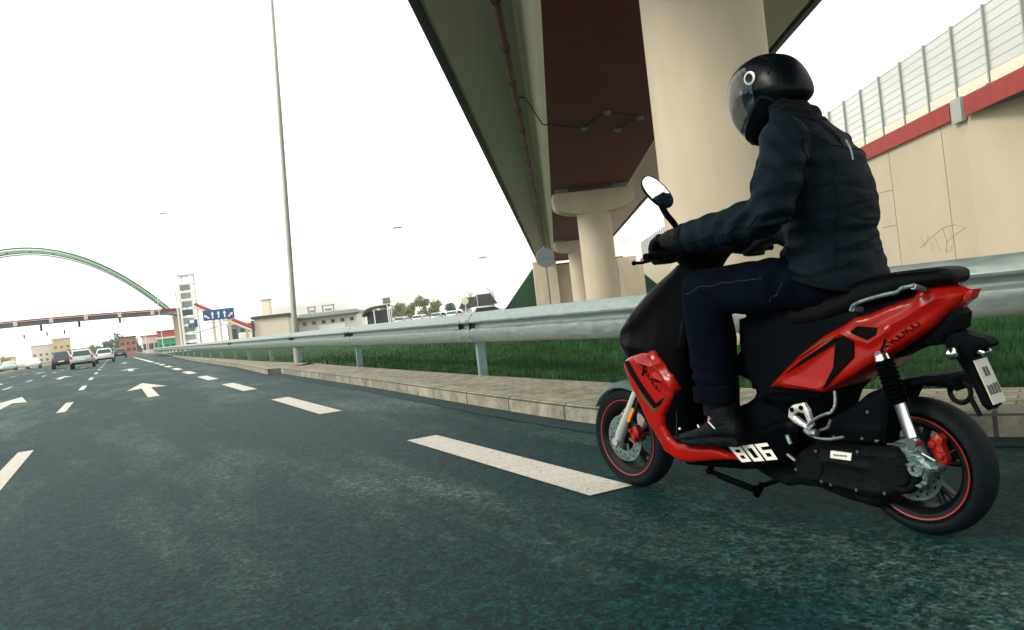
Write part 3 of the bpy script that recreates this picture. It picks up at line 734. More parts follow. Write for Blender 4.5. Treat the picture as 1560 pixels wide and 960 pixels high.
# small signs and shelter
def small_sign(X, Y, h, shape, mtl, label, s=.35):
    t = empty('road_sign', (X, Y, 0)); tag(t, label, 'road sign'); bm = BM(); tube(bm, [(0, .05, 0), (0, .05, h)], .035, 8); obj('post', bm, 'palepole', t, smooth=True); bm = BM()
    if shape == 'round': lathe(bm, [(0, -.02), (s, -.02), (s, .0), (0, .0)], 'Y', (0, 0, h-s), 24)
    else: box(bm, (0, 0, h-s), (s*2, .04, s*1.6))
    obj('plate', bm, mtl, t)
small_sign(-4.4, 80, 2.3, 'round', 'cream', 'small round pale sign in front of the shrubby trees')
small_sign(-9.3, 62, 2.7, 'sq', 'grey_back', 'small dark square sign beside the bus shelter', .28)
t = empty('bus_shelter', (-12.6, 75, 0)); tag(t, 'bus shelter with a curved dark roof beyond the guardrail', 'shelter')
bm = BM(); tube(bm, smoothpts([(-1.0, 0, 1.55), (-.7, 0, 2.0), (0, 0, 2.25), (1.6, 0, 2.35)], 5), .08, 6); prism(bm, [(-1, 1.5), (-.7, 1.95), (0, 2.2), (1.6, 2.3), (1.6, 2.24), (0, 2.12), (-.65, 1.88), (-.93, 1.48)], 'Y', -.1, 1.6); obj('roof', bm, 'roof', t)
for x, z in ((-.95, 1.6), (.1, 2.2), (1.5, 2.3)):
    bm = BM(); tube(bm, [(x, 0, 0), (x, 0, z)], .05, 8); obj('post', bm, 'palepole', t)
bm = BM(); box(bm, (.3, 1.5, 1.1), (2.3, .03, 1.7)); obj('back_pane', bm, 'glassd', t)
# ------------------------------------------------------------------ FOOTBRIDGE
BD = Vector((-.9, -.437, 0))
fb = empty('footbridge', (-43, 105, 0)); tag(fb, 'arched footbridge across the road with a green twin rib arch and red deck edge', 'footbridge')
def fp(t, z, off=0): return BD*t+Vector((.437, -.9, 0))*off+Vector((0, 0, z))
bm = BM()
for k in range(16):
    t0 = 2.1*k-0.3; t1 = t0+2.1; z0 = 5.35+.35*math.sin(math.pi*min(1, max(0, t0/32))); z1 = 5.35+.35*math.sin(math.pi*min(1, max(0, t1/32)))
    for a, b in ((0, 0),):
        V = [bm.verts.new(q) for q in (fp(t0, z0, 1), fp(t1, z1, 1), fp(t1, z1, -2), fp(t0, z0, -2))]; W = [bm.verts.new(q) for q in (fp(t0, z0-.42, .8), fp(t1, z1-.42, .8), fp(t1, z1-.42, -1.8), fp(t0, z0-.42, -1.8))]
        bm.faces.new(V); bm.faces.new(W[::-1])
        for i in range(4): bm.faces.new((V[i], V[(i+1) % 4], W[(i+1) % 4], W[i]))
obj('deck', bm, 'galv_post', fb)
bm = BM()
def bz(t): return 5.35+.35*math.sin(math.pi*min(1, max(0, t/32)))
for off in (1.08,):
    tube(bm, [fp(t, bz(t)+.16, off) for t in np.linspace(-.3, 33.3, 20)], .085, 8); tube(bm, [fp(t, bz(t)+.0, off) for t in np.linspace(-.3, 33.3, 20)], .05, 8)
obj('deck_edge', bm, 'red_band', fb)
bm = BM(); 
for k in range(9):
    t = 2.5+3.7*k
    if t < 32: box(bm, fp(t, bz(t)-.12, 1.14), (.42, .10, .55), RZ(math.atan2(BD.y, BD.x)))
obj('deck_bracket', bm, 'cream', fb)
def az(t): return 4.9+9.3*(1-((t-16.2)/16.2)**2)
for off, zz in ((.55, 0), (-1.55, 0)):
    bm = BM(); tube(bm, [fp(t, az(t)+.27, off) for t in np.linspace(0.2, 32.2, 40)], .085, 8); obj('arch_rib', bm, 'archd', fb, smooth=True)
    bm = BM(); tube(bm, [fp(t, az(t)-.02, off) for t in np.linspace(0.2, 32.2, 40)], .13, 8); obj('arch_rib', bm, 'arch', fb, smooth=True)
    bm = BM(); tube(bm, [fp(t, az(t)-.30, off) for t in np.linspace(0.2, 32.2, 40)], .06, 8); obj('arch_rib', bm, 'archd', fb, smooth=True)
bm = BM()
for t in np.linspace(3, 29.5, 12): tube(bm, [fp(t, az(t), .55), fp(t, az(t), -1.55)], .09, 6)
obj('arch_brace', bm, 'archd', fb)
bm = BM()
for off in (1.0, -2.0):
    tube(bm, [fp(t, bz(t)+1.3, off) for t in np.linspace(0, 32.8, 14)], .02, 5)
    for t in np.linspace(0, 32.8, 26): tube(bm, [fp(t, bz(t), off), fp(t, bz(t)+1.3, off)], .014, 4)
obj('railing', bm, 'palepole', fb)
for t in (-.6, 33.2):
    bm = BM(); lathe(bm, [(0, -.2), (.72, -.2), (.72, 4.3), (.9, 4.6), (0, 4.6)], 'Z', fp(t, 0, -.5), 24); pr = obj('pier', bm, 'concrete', fb, smooth=True)
    bm = BM(); s = 1 if t > 0 else -1
    loft(bm, [(fp(t-1.9*s*-1*-1, 5.35, -.5), Vector((0, 0, .25)), Vector((.437, -.9, 0))*1.4), (fp(t, 5.1, -.5), Vector((0, 0, .62)), Vector((.437, -.9, 0))*1.5), (fp(t+1.3*s, 5.4, -.5), Vector((0, 0, .35)), Vector((.437, -.9, 0))*1.4)], 12, power=.5); obj('pier_head', bm, 'roofg', pr)
# lift tower and red stair
lt = empty('lift_tower', (-39.2, 100, 0), R(6)); tag(lt, 'tall glazed lift tower with a white frame at the end of the footbridge', 'tower')
bm = BM()
for x in (-.75, .75):
    for y in (0, 1.6): box(bm, (x, y, 4.6), (.2, .2, 9.4))
for k in range(10):
    z = .15+k*1.01
    for y in (0, 1.6): box(bm, (0, y, z), (1.3, .14, .15))
    for x in (-.75, .75): box(bm, (x, .8, z), (.14, 1.4, .15))
box(bm, (-1.15, 0, 3.6), (.13, .13, 7.2)); box(bm, (-1.15, .0, 6.9), (.13, .13, .8)); box(bm, (0, .8, 9.35), (1.8, 1.9, .1))
obj('frame', bm, 'white', lt)
for k in range(8):
    bm = BM(); z = .15+k*1.01+.505; box(bm, (.0, .05, z), (1.2, .03, .7)); box(bm, (.0, .03, z), (.5, .03, .35))
    obj('window', bm, ['glassd', 'roofg', 'galv_post', 'roofg', 'glassd', 'galv_post', 'roofg', 'galv_post'][k], lt)
bm = BM(); box(bm, (.55, -.35, 3.3), (1.1, .06, .95), bev=.03); b_ = obj('blue_panel', bm, 'blue', lt); bm = BM(); box(bm, (.45, -.39, 3.55), (.55, .02, .42), bev=.005); obj('white_symbol', bm, 'white', b_)
st = empty('stair_ramp', (-38.2, 100, 0)); tag(st, 'red edged stair running down from the lift tower behind the blue sign', 'stair')
bm = BM(); D = Vector((9.2, -4.5, -4.3)); 
p0_ = Vector((0, 0, 5.6)); tube(bm, [p0_, p0_+D], .20, 4); obj('parapet', bm, 'red_band', st); bm = BM(); tube(bm, [p0_-Vector((0, -.2, .38)), p0_+D-Vector((0, -.2, .38))], .2, 4); obj('flight', bm, 'cream', st)
for k in (.25, .5, .75):
    bm = BM(); q = p0_+D*k; box(bm, (q.x, q.y+.2, (q.z-.4)/2), (.25, .25, q.z-.4)); obj('support', bm, 'concrete', st)
# ================================================================== BUILDINGS
def building(name, X, Y, rz, L, D, H, wall, roof, label, cat='building', wins=None, roofkind='flat', base=0):
    t = empty(name, (X, Y, base), rz); tag(t, label, cat)
    bm = BM(); box(bm, (L/2, D/2, H/2), (L, D, H)); obj('wall', bm, wall, t)
    bm = BM()
    if roofkind == 'flat': box(bm, (L/2, D/2, H+.12), (L+.5, D+.5, .28))
    else: prism(bm, [(-.4, H), (L+.4, H), (L*.82, H+D*.32), (L*.18, H+D*.32)], 'Y', -.4, D+.4)
    obj('roof', bm, roof, t)
    if wins:
        nx, nz, ww, wh, z0, dz = wins
        for i in range(nx):
            for k in range(nz):
                bm = BM(); cx = (i+.5)*L/nx; cz = z0+k*dz; box(bm, (cx, -.03, cz), (ww, .08, wh)); obj('window', bm, 'glassd', t)
    return t
building('kiosk', -26.6, 85, R(8), 3.4, 4, 2.65, 'cream', 'roof', 'small cream windowless hut with a dark roof left of the lamp post')
bm = BM(); box(bm, (-26.75, 84.85, 1.25), (.22, .2, 2.5)); tag(obj('gate_post', bm, 'roof'), 'dark post standing at the left corner of the cream hut', 'post')
b = building('station_hall', -30.2, 112, R(3), 9.0, 9, 2.6, 'far_white', 'roofg', 'long low hall with a wide grey roof right of the lamp post', wins=(7, 1, .5, .45, 1.75, 0))
bm = BM(); box(bm, (4.6, -.6, 2.45), (9.6, 1.4, .25)); obj('canopy', bm, 'roof', b)
for x, w_ in ((2.7, .9), (5.0, 1.5)):
    bm = BM()
    for s in (-1, 1): box(bm, (x+s*w_/2, 2, 3.6), (.12, .4, .9))
    box(bm, (x, 2, 4.0), (w_+.3, .5, .14)); box(bm, (x, 2, 3.4), (w_*.6, .4, .3)); obj('roof_unit', bm, 'galv_post', b)
bm = BM(); box(bm, (5.6, -.2, .8), (3.6, .2, 1.2)); obj('white_fence_panel', bm, 'white', b)
building('warehouse', -45, 150, R(6), 16, 10, 3.6, 'far_white', 'roofg', 'long white low warehouse behind the lift tower and stair', wins=(9, 1, 1.1, 1.3, 1.7, 0))
building('shop_pavilion', -37.4, 108, R(4), 8.5, 5, 2.7, 'galv_post', 'far_white', 'glazed pavilion under the stair with a pale flat roof', wins=(6, 1, .9, 1.5, 1.4, 0))
bm = BM(); box(bm, (-31.3, 99, .75), (2.9, 2, 1.5), bev=.1); tag(obj('container', bm, 'white'), 'white box container in front of the glazed pavilion', 'container')
t = empty('chimney', (-35.5, 120, 0)); tag(t, 'pale square chimney tower behind the cream hut', 'chimney'); bm = BM(); box(bm, (0, 0, 3), (1.1, 1.1, 5.9)); obj('shaft', bm, 'cream', t); bm = BM(); box(bm, (0, 0, 6.0), (1.35, 1.35, .2)); obj('cap', bm, 'roofg', t)
building('row_house', -5.8, 98, R(5), 2.0, 4, 1.3, 'far_white', 'roof', 'small dark gabled house, leftmost behind the bare trees', 'house', roofkind='g')
building('row_house', -4.2, 96, R(5), 2.3, 4, 1.45, 'far_white', 'roof', 'small dark gabled house touching the green embankment', 'house', roofkind='g', wins=(2, 1, .4, .5, .8, 0))
# brown-red block, red and green shop fronts at the end of the road
building('office_block', -88.6, 185, R(26), 3.4, 6, 3.9, 'brick', 'roof', 'brown red block beside the road end, left of the red shop front', wins=(3, 2, .7, .6, 1.2, 1.4))
building('store_building', -76.8, 170, R(24), 3.4, 6, 3.4, 'far_white', 'red_sign', 'white shop front with a red roof edge', wins=(3, 1, .8, 1.2, 1.3, 0))
building('store_building', -71.2, 165, R(24), 3.2, 6, 3.9, 'red_sign', 'roof', 'red shop front nearest to the green one', wins=(3, 1, .7, .9, 1.2, 0))
building('store_building', -65.8, 152, R(24), 3.2, 6, 2.4, 'green_sign', 'far_white', 'green shop front beside the footbridge pier', wins=(3, 1, .6, .7, .9, 0))
rb = random.Random(11)
specs = [(-255, 300, 13, 4.5, 'far_white'), (-238, 305, 12, 6.2, 'cream'), (-222, 300, 10, 3.8, 'yellow'), (-208, 296, 12, 5.2, 'tan'), (-193, 300, 9, 3.4, 'yellow'), (-182, 310, 8, 6.6, 'far_white'), (-171, 305, 6.0, 8.2, 'tan'), (-161, 300, 9, 3.6, 'yellow'), (-150, 305, 10, 5.0, 'cream'), (-138, 310, 9, 4.0, 'far_white')]
names = ['long off white block at the far left edge', 'taller cream block second from the left edge', 'low yellow block between the cream and the wide tan block', 'wide tan block behind the hanging signals', 'low yellow shed between two taller blocks', 'pale tall block left of the narrow tan tower', 'narrow tan tower, tallest of the far row', 'yellow low block behind the black car', 'cream block above the silver car roof', 'white low block left of the dark green trees']
for (x, y, L, H, c), nm in zip(specs, names):
    building('apartment_block', x, y, R(28), L, 8, H, c, 'roofg' if rb.random() < .6 else 'brick', nm, wins=(max(3, int(L/2)), max(1, int(H/2.2)), .8, .8, 1.2, 2.0))
# ================================================================== TREES
def leafy(name, X, Y, h, wdt, m, label, group=None, n=900, leaf=.16, trunk=.25, seed=1):
    rnd = random.Random(seed); t = empty(name, (X, Y, 0)); tag(t, label, 'tree', group)
    bm = BM(); tube(bm, [(0, 0, 0), (.05, 0, h*.3), (.02, .03, h*.62)], [wdt*.045, wdt*.035, wdt*.018], 6)
    cl = []
    for k in range(14):
        a = rnd.random()*6.28; rr = rnd.random()**.6*wdt*.42; z = h*(trunk+.08)+rnd.random()**.8*h*(.86-trunk); rr *= 1-.55*max(0, (z/h-.5)*2); c = Vector((rr*math.cos(a), rr*math.sin(a), z)); cl.append((c, wdt*(.12+.14*rnd.random())))
        tube(bm, [(0.02, 0, h*.3), c*.6+Vector((0, 0, z*.1)), c], [wdt*.015, wdt*.01, wdt*.004], 4)
    obj('trunk', bm, 'bark', t)
    V = []; Fc = []
    for _ in range(n):
        c, r = rnd.choice(cl); d = Vector((rnd.gauss(0, 1), rnd.gauss(0, 1), rnd.gauss(0, 1))).normalized(); p = c+d*r*(.4+.75*rnd.random()); s = leaf*(.5+rnd.random())
        u_ = Vector((rnd.gauss(0, 1), rnd.gauss(0, 1), rnd.gauss(0, 1))).normalized(); v_ = u_.cross(d).normalized() if abs(u_.dot(d)) < .98 else Vector((1, 0, 0)); q = len(V)
        V += [p-u_*s, p+v_*s*.6, p+u_*s, p-v_*s*.6]; Fc.append((q, q+1, q+2, q+3))
    me = bpy.data.meshes.new('crown'); me.from_pydata(V, [], Fc); me.materials.append(M[m]); o = bpy.data.objects.new('crown', me); COL.objects.link(o); o.parent = t
    return t
def bare(X, Y, h, label, seed):
    rnd = random.Random(seed); t = empty('bare_tree', (X, Y, 0)); tag(t, label, 'tree', 'bare trees near the embankment'); bt = BM(); bb = BM()
    def br(b, p, d, L, r, lv):
        q = p+d*L; tube(b, [p, p+d*L*.5+Vector((rnd.gauss(0, .03), rnd.gauss(0, .03), 0))*L, q], [r, r*.8, r*.55], 5 if lv < 2 else 3, cap=False)
        if lv >= 4: return
        for _ in range(3 if lv else 5):
            nd = (d+Vector((rnd.gauss(0, .42), rnd.gauss(0, .42), rnd.gauss(.12, .22)))).normalized(); br(bb, p+d*L*(.45+.55*rnd.random()), nd, L*(.5+.22*rnd.random()), r*.55, lv+1)
    br(bt, Vector((0, 0, 0)), Vector((0, 0, 1)), h*.42, h*.014, 0); obj('trunk', bt, 'bark', t); obj('crown', bb, 'bark', t)
bare(-6.2, 130, 5.6, 'bare slender tree, middle one of the three left of the embankment', 2)
bare(-2.7, 128, 5.7, 'bare tree closest to the green embankment', 5)
bare(-11.6, 130, 4.8, 'bare dark tree at the right end of the shrubby green trees', 9)
ts = [(-29.8, 180, 3.1, 3.6, 'leaf', 'low green tree at the left end of the wood'), (-27.2, 176, 3.7, 3.6, 'leaf', 'rounded green tree second from the left end of the wood'), (-24.6, 182, 4.1, 4.0, 'ochre', 'ochre budding tree in the left half of the wood'), (-22.0, 178, 4.2, 3.8, 'leaf', 'green tree in the middle of the wood'), (-19.2, 180, 5.2, 4.0, 'ochre', 'tallest ochre budding tree of the wood'), (-16.2, 177, 3.9, 3.8, 'leaf', 'green tree right of the tallest ochre one'), (-13.4, 180, 2.9, 3.0, 'leafd', 'dark low tree at the right end of the wood')]
for i, (x, y, h, wd, m, lb) in enumerate(ts): leafy('tree', x, y, h, wd, m, lb, 'trees beyond the car park', 1700, .24, .0, 20+i)
for i, (x, y, h, wd, lb) in enumerate([(-120.5, 250, 5.6, 8, 'dark green tree over the white car'), (-114.5, 246, 4.6, 6, 'dark green tree nearest to the end of the road'), (-126, 255, 4.2, 6, 'dark green low tree left of the two taller ones')]): leafy('tree', x, y, h, wd, 'leafd', lb, 'trees at the end of the road', 900, .4, .08, 40+i)
for i, (x, c) in enumerate([(-236, 'ochre'), (-214, 'ochre'), (-200, 'leaf'), (-178, 'ochre'), (-156, 'ochre'), (-146, 'leaf')]):
    leafy('tree', x, 285, 2.6+.5*(i % 3), 7, c, ['budding tree at the left edge before the off white block', 'budding tree before the yellow block', 'small green tree before the tan block', 'budding tree before the pale tall block', 'budding tree before the yellow low block', 'small green tree before the cream block'][i], 'small trees before the far row', 500, .4, .05, 60+i)
# hedge and low fence on the left strip
bm = BM(); rnd = random.Random(4); V = []; Fc = []
for _ in range(9000):
    y = 62+rnd.random()*60; x = -11.3-.486*y-3.4-rnd.random()*1.4; z = rnd.random()*.62+.1; s = .10; q = len(V); a = Vector((rnd.gauss(0, 1), rnd.gauss(0, 1), rnd.gauss(0, 1))).normalized()*s; b_ = Vector((rnd.gauss(0, 1), rnd.gauss(0, 1), rnd.gauss(0, 1))).normalized()*s
    V += [Vector((x, y, z))+a, Vector((x, y, z))+b_, Vector((x, y, z))-a]; Fc.append((q, q+1, q+2))
me = bpy.data.meshes.new('hedge'); me.from_pydata(V, [], Fc); me.materials.append(M['leafd']); o = bpy.data.objects.new('hedge', me); COL.objects.link(o); bm.free(); tag(o, 'low dark green hedge along the left roadside', 'hedge', kind='stuff')
# ================================================================== CARS
def car(X, Y, paint, label, kind='hatch', ang=None, group='cars driving ahead on the road', s=.94):
    ang = RA if ang is None else ang
    t = empty('car', (X, Y, 0), ang); tag(t, label, 'car', group); t.scale = (s, s, s)
    W = .86; hh = {'hatch': 1.5, 'suv': 1.68, 'sedan': 1.42}[kind]
    # side outline, x forward
    low = [(-2.05, .35), (-2.12, .55), (-2.10, .88), (-2.0, .98), (1.2, .98), (1.95, .80), (2.1, .6), (2.08, .32)]
    bm = BM(); slab(bm, low, lambda x, z: W-.05*max(0, abs(x)-1.6)-.06*max(0, .5-z), rnd=.10, rr=.2, step=.16); body = obj('body', bm, paint, t, smooth='all')
    cab_ = [(-1.95, .95), (-1.62, hh-.08), (-1.35, hh), (.15, hh-.02), (.55, hh-.12), (1.25, .95)]
    bm = BM(); slab(bm, cab_, lambda x, z: W-.08-(z-.95)*.32, rnd=.06, rr=.15, step=.13); obj('cabin', bm, paint, t, smooth='all')
    yc = lambda z: W-.08-(z-.95)*.32
    bm = BM(); z0, z1 = 1.0, hh-.12; xa = lambda z: -1.95+(z-.95)/(hh-.08-.95)*.33-.035
    bm.faces.new([bm.verts.new(p) for p in ((xa(z0), -yc(z0)+.1, z0), (xa(z0), yc(z0)-.1, z0), (xa(z1), yc(z1)-.12, z1), (xa(z1), -yc(z1)+.12, z1))]); obj('rear_window', bm, 'glassd', t)
    bm = BM()
    for s_ in (-1, 1): bm.faces.new([bm.verts.new(p) for p in ((-1.55, s_*(yc(1.02)+.012), 1.02), (.95, s_*(yc(1.02)+.012), 1.02), (.42, s_*(yc(z1)+.012), z1), (-1.35, s_*(yc(z1)+.012), z1))])
    obj('side_window', bm, 'glassd', t)
    for x in (-1.3, 1.32):
        for s_ in (-1, 1):
            bm = BM(); lathe(bm, [(0, -.10), (.2, -.10), (.31, -.09), (.315, .09), (.2, .10), (0, .10)], 'Y', (x, s_*(W-.09), .315), 20); wh = obj('wheel', bm, 'tyre', t); bm = BM(); lathe(bm, [(0, -.112), (.19, -.108), (.19, .108), (0, .112)], 'Y', (x, s_*(W-.09), .315), 16); obj('rim', bm, 'alloy', wh)
    for s_ in (-1, 1):
        bm = BM(); box(bm, (-2.07, s_*(W-.14), .88), (.10, .15, .2), bev=.03); obj('tail_light', bm, 'lampred', t)
        bm = BM(); box(bm, (.85, s_*(W+.02), 1.02), (.12, .16, .1), bev=.03); obj('side_mirror', bm, paint, t)
    bm = BM(); box(bm, (-2.12, 0, .70), (.02, .5, .11)); obj('number_plate', bm, 'white', t)
    bm = BM(); box(bm, (-2.09, 0, .42), (.12, 1.5, .16), bev=.03); obj('bumper', bm, 'black_rough', t)
    return t
car(-32.6, 62, 'carsilver', 'silver hatchback seen from behind, nearest of the cars ahead')
car(-41.3, 75, 'carblack', 'black sport utility car driving left of the silver hatchback', 'suv')
car(-39.9, 80, 'carwhite', 'white car just right of and beyond the silver hatchback', 'hatch')
car(-55.2, 115, 'carblack', 'dark car farthest ahead near the end of the road', 'hatch')
car(-63.5, 103, 'carsilver', 'grey car at the left, the nearer of a pair', 'sedan', RA+math.pi)
car(-63.0, 107.5, 'carwhite', 'white car at the left, behind the grey one', 'sedan', RA+math.pi)
car(-56.4, 103, 'carwhite', 'light car in the far left lane beside the black one', 'hatch')
rc_ = random.Random(8)
PG = 'cars parked beyond the guardrail'
for i, (x, y, pnt, lb) in enumerate([(-14.8, 96, 'carwhite', 'white parked car at the left end of the parked row'), (-12.6, 95, 'carsilver', 'silver parked car second in the parked row'), (-10.4, 94, 'carwhite', 'white parked car in the middle of the parked row'), (-8.2, 93, 'carsilver', 'silver parked car before the dark bare tree'), (-6.2, 90, 'carwhite', 'white parked car at the right end of the parked row')]): car(x, y, pnt, lb, 'sedan', R(80), PG, .84)
car(-1.75, 62, 'carwhite', 'white car with dark windows at the foot of the embankment', 'hatch', R(20), PG, .78)
# ================================================================== TRAFFIC SIGNALS
def signal(X, Y, Z, label, hang):
    t = empty('traffic_signal', (X, Y, Z)); tag(t, label, 'signal', 'hanging traffic signals')
    t.scale = (.62, .62, .75); bm = BM(); box(bm, (0, 0, -.45), (.34, .22, .9), bev=.04); box(bm, (0, -.02, -.45), (.42, .03, 1.0), bev=.01); obj('housing', bm, 'black_rough', t)
    bm = BM(); tube(bm, [(0, 0, -.1), (0, 0, hang)], .045, 6); obj('hanger', bm, 'grey_back', t)
    for k in range(3):
        bm = BM(); lathe(bm, [(.09, -.05), (.11, -.14), (.10, -.14), (.085, -.05)], 'Y', (0, -.1, -.18-k*.27), 12); obj('lens_hood', bm, 'black_rough', t)
for x, o, lb in ((-56.9, 11, 'signal hanging under the deck, leftmost of the three'), (-53.2, 8, 'signal hanging under the middle of the deck'), (-49.1, 5, 'signal hanging under the deck nearest to the pier')):
    signal(x, 105+(x+43)*.4856+1.3, 5.2, lb, .45)
for x, lb in ((-89, 'farther signal at the left edge of the road'), (-84.8, 'farther signal second from the left'), (-81.6, 'farther signal under the deck one')):
    signal(x, 150, 6.0, lb, .5)
t = empty('signal_gantry', (-88, 150.2, 0)); tag(t, 'thin pale gantry carrying the farther signals', 'gantry'); bm = BM(); tube(bm, [(-6, 0, 0), (-6, 0, 6.6), (10, 0, 6.6), (10, 0, 0)], .07, 8); obj('frame', bm, 'palepole', t)
# ================================================================== SCOOTER
SO = Vector((1.2918, 2.6929, 0)); SA = math.atan2(.81934, -.57331); WB = 1.378
sco = empty('scooter', SO, SA); tag(sco, 'red and black sport scooter with white 806 on its floor panel, under the rider', 'scooter')
def wt(x, z=0): return float(np.interp(x, [-.23, -.1, .1, .4, .6], [.022, .09, .14, .155, .14]))
def wf(x, z=0): return float(np.interp(x, [.5, .8, 1.0, 1.2, 1.43], [.185, .195, .19, .145, .035]))
# --- wheels
def wheel(x, R_, w, rimr, name, disc_r, disc_side):
    t = empty(name, (x, 0, R_), 0, sco); out = []
    bm = BM(); P = []
    for k in range(15):
        a = math.pi*k/14; P.append((R_-w*.42+w*.42*math.sin(a)**.85, -w/2*math.cos(a)*(1 if k not in (0, 14) else .86)))
    prof = [(rimr, -w*.36), (rimr+.012, -w*.44)]+P+[(rimr+.012, w*.44), (rimr, w*.36)]
    lathe(bm, prof, 'Y', seg=72)
    ty = obj('tyre', bm, 'tyre', t, smooth='all')
    bm = BM(); lathe(bm, [(rimr+.004, -w*.42), (rimr+.004, -w*.38), (rimr-.012, -w*.36), (rimr-.022, -w*.2), (rimr-.024, w*.2), (rimr-.012, w*.36), (rimr+.004, w*.38), (rimr+.004, w*.42), (rimr-.016, w*.40), (rimr-.034, w*.22), (rimr-.034, -w*.22), (rimr-.016, -w*.40)], 'Y', seg=64, closed=True)
    for k in range(5):
        a = 2*math.pi*k/5+.35
        for da in (-.11, .11):
            q = [Vector((r*math.cos(a+da*(1.6 if r > .1 else .8)), 0, r*math.sin(a+da*(1.6 if r > .1 else .8)))) for r in (.03, rimr*.5, rimr-.02)]
            tube(bm, q, [.016, .011, .013], 8, flat=1.6)
    lathe(bm, [(0, -.055), (.028, -.055), (.04, -.03), (.04, .03), (.028, .055), (0, .055)], 'Y', seg=24)
    rm = obj('rim', bm, 'rim', t, smooth=True)
    for s in (-1, 1):
        bm = BM(); lathe(bm, [(rimr-.001, s*w*.418), (rimr+.003, s*w*.430), (rimr+.0025, s*w*.437), (rimr-.0025, s*w*.425)], 'Y', seg=72, closed=True); obj('red_stripe', bm, 'ring_red', rm)
    bm = BM(); y = disc_side
    lathe(bm, [(disc_r*.55, y-.002), (disc_r, y-.002), (disc_r, y+.002), (disc_r*.55, y+.002)], 'Y', seg=48, closed=True)
    for k in range(6):
        a = k*math.pi/3; tube(bm, [(.03*math.cos(a), y, .03*math.sin(a)), (disc_r*.6*math.cos(a+.3), y, disc_r*.6*math.sin(a+.3))], .006, 6)
    dsc = obj('brake_disc', bm, 'alloy', t)
    bm = BM()
    for k in range(30):
        a = 2*math.pi*k/30; r = disc_r*(.72 if k % 2 else .86); lathe(bm, [(0, y+.0028), (.0045, y+.0028)], 'Y', (r*math.cos(a), 0, r*math.sin(a)), 6)
    obj('disc_hole', bm, 'black_decal', dsc)
    return t
wheel(0, .226, .122, .167, 'rear_wheel', .10, .075)
wheel(WB, .236, .115, .174, 'front_wheel', .108, .058)
# calipers
def caliper(pts, y0, y1, nm='brake_caliper', m='cal'):
    bm = BM(); slab(bm, pts, y1, y0, rnd=.008, step=.012)
    cx = sum(p[0] for p in pts)/len(pts); cz = sum(p[1] for p in pts)/len(pts)
    for dx, dz in ((.012, .02), (-.008, -.016)): lathe(bm, [(.0, y1+.01), (.011, y1+.008), (.013, y1-.002)], 'Y', (cx+dx, 0, cz+dz), 12)
    return obj(nm, bm, m, sco, smooth=True)
caliper([(-.070, .308), (-.085, .342), (-.102, .350), (-.118, .338), (-.112, .318), (-.126, .270), (-.112, .246), (-.092, .252), (-.088, .285)], .062, .10)
caliper([(1.31, .238), (1.318, .275), (1.295, .302), (1.275, .30), (1.262, .27), (1.268, .238), (1.29, .222)], .05, .088)
# fork
for s, nm in ((1, 'fork_leg'), (-1, 'fork_leg')):
    bm = BM(); tube(bm, [(1.394, s*.082, .226), (1.375, s*.082, .262), (1.30, s*.082, .365), (1.238, s*.082, .455)], [.021, .024, .023, .0215], 16); lathe(bm, [(.0, -.022), (.017, -.022), (.02, 0), (.017, .022), (0, .022)], 'Y', (1.394, s*.088, .226), 14); obj(nm, bm, 'silver', sco, smooth=True)
    bm = BM(); tube(bm, [(1.25, s*.082, .44), (1.12, s*.07, .62)], .017, 12); obj('fork_tube', bm, 'chrome', sco, smooth=True)
bm = BM(); box(bm, (1.268, .108, .355), (.018, .006, .075), Matrix.Rotation(R(-36), 3, 'Y'), bev=.002); obj('reflector', bm, 'amber', sco)
# front mudguard
bm = BM(); V = []
for k in range(19):
    a = R(30+k*6.2); row = []
    for j in range(9):
        t_ = -1+2*j/8; r = .262-.028*abs(t_)**2.5; y = t_*.068*(1-.25*abs(k-9)/9); row.append((WB+r*math.cos(a), y, .236+r*math.sin(a)))
    V.append(row)
def skin2(bm, V, th=.004):
    A = [[bm.verts.new(p) for p in r] for r in V]
    for i in range(len(V)-1):
        for j in range(len(V[0])-1): bm.faces.new((A[i][j], A[i+1][j], A[i+1][j+1], A[i][j+1]))
    bmesh.ops.solidify(bm, geom=bm.faces[:], thickness=th)
skin2(bm, V); obj('front_mudguard', bm, 'galv_post', sco, smooth='all')
bm = BM(); tube(bm, smoothpts([(1.30, .10, .29), (1.26, .105, .38), (1.21, .09, .47), (1.17, .06, .56)], 5), .005, 6); obj('brake_hose', bm, 'black_rough', sco, smooth=True)
# --- black nose, leg shield and handlebar cowl
nose = [(.905, 1.0), (.979, .965), (1.086, .908), (1.226, .812), (1.31, .745), (1.335, .70), (1.30, .640), (1.262, .60), (1.20, .56), (1.16, .50), (1.11, .40), (1.08, .33), (1.03, .262), (.97, .236), (.886, .24), (.872, .35), (.862, .567), (.835, .75), (.82, .88), (.79, .98)]
def wn_(x, z): 
    a = wf(x)-.012
    k = min(1, max(0, (z-.66)/.3)); top = .055+.03*(1.0-min(1, max(0, (x-.9)/.4)))
    return a*(1-k)+max(.03, top)*k
bm = BM(); slab(bm, roundpoly(nose, 1), wn_, rnd=.02, rr=.04, step=.018, ridges=[([(1.31, .73), (1.15, .78), (.98, .90), (.90, .97)], .05, .012), ([(1.30, .68), (1.1, .66), (.93, .60), (.90, .45)], .05, .012)])
lg_ = obj('leg_shield', bm, 'black_gloss', sco, smooth=True)
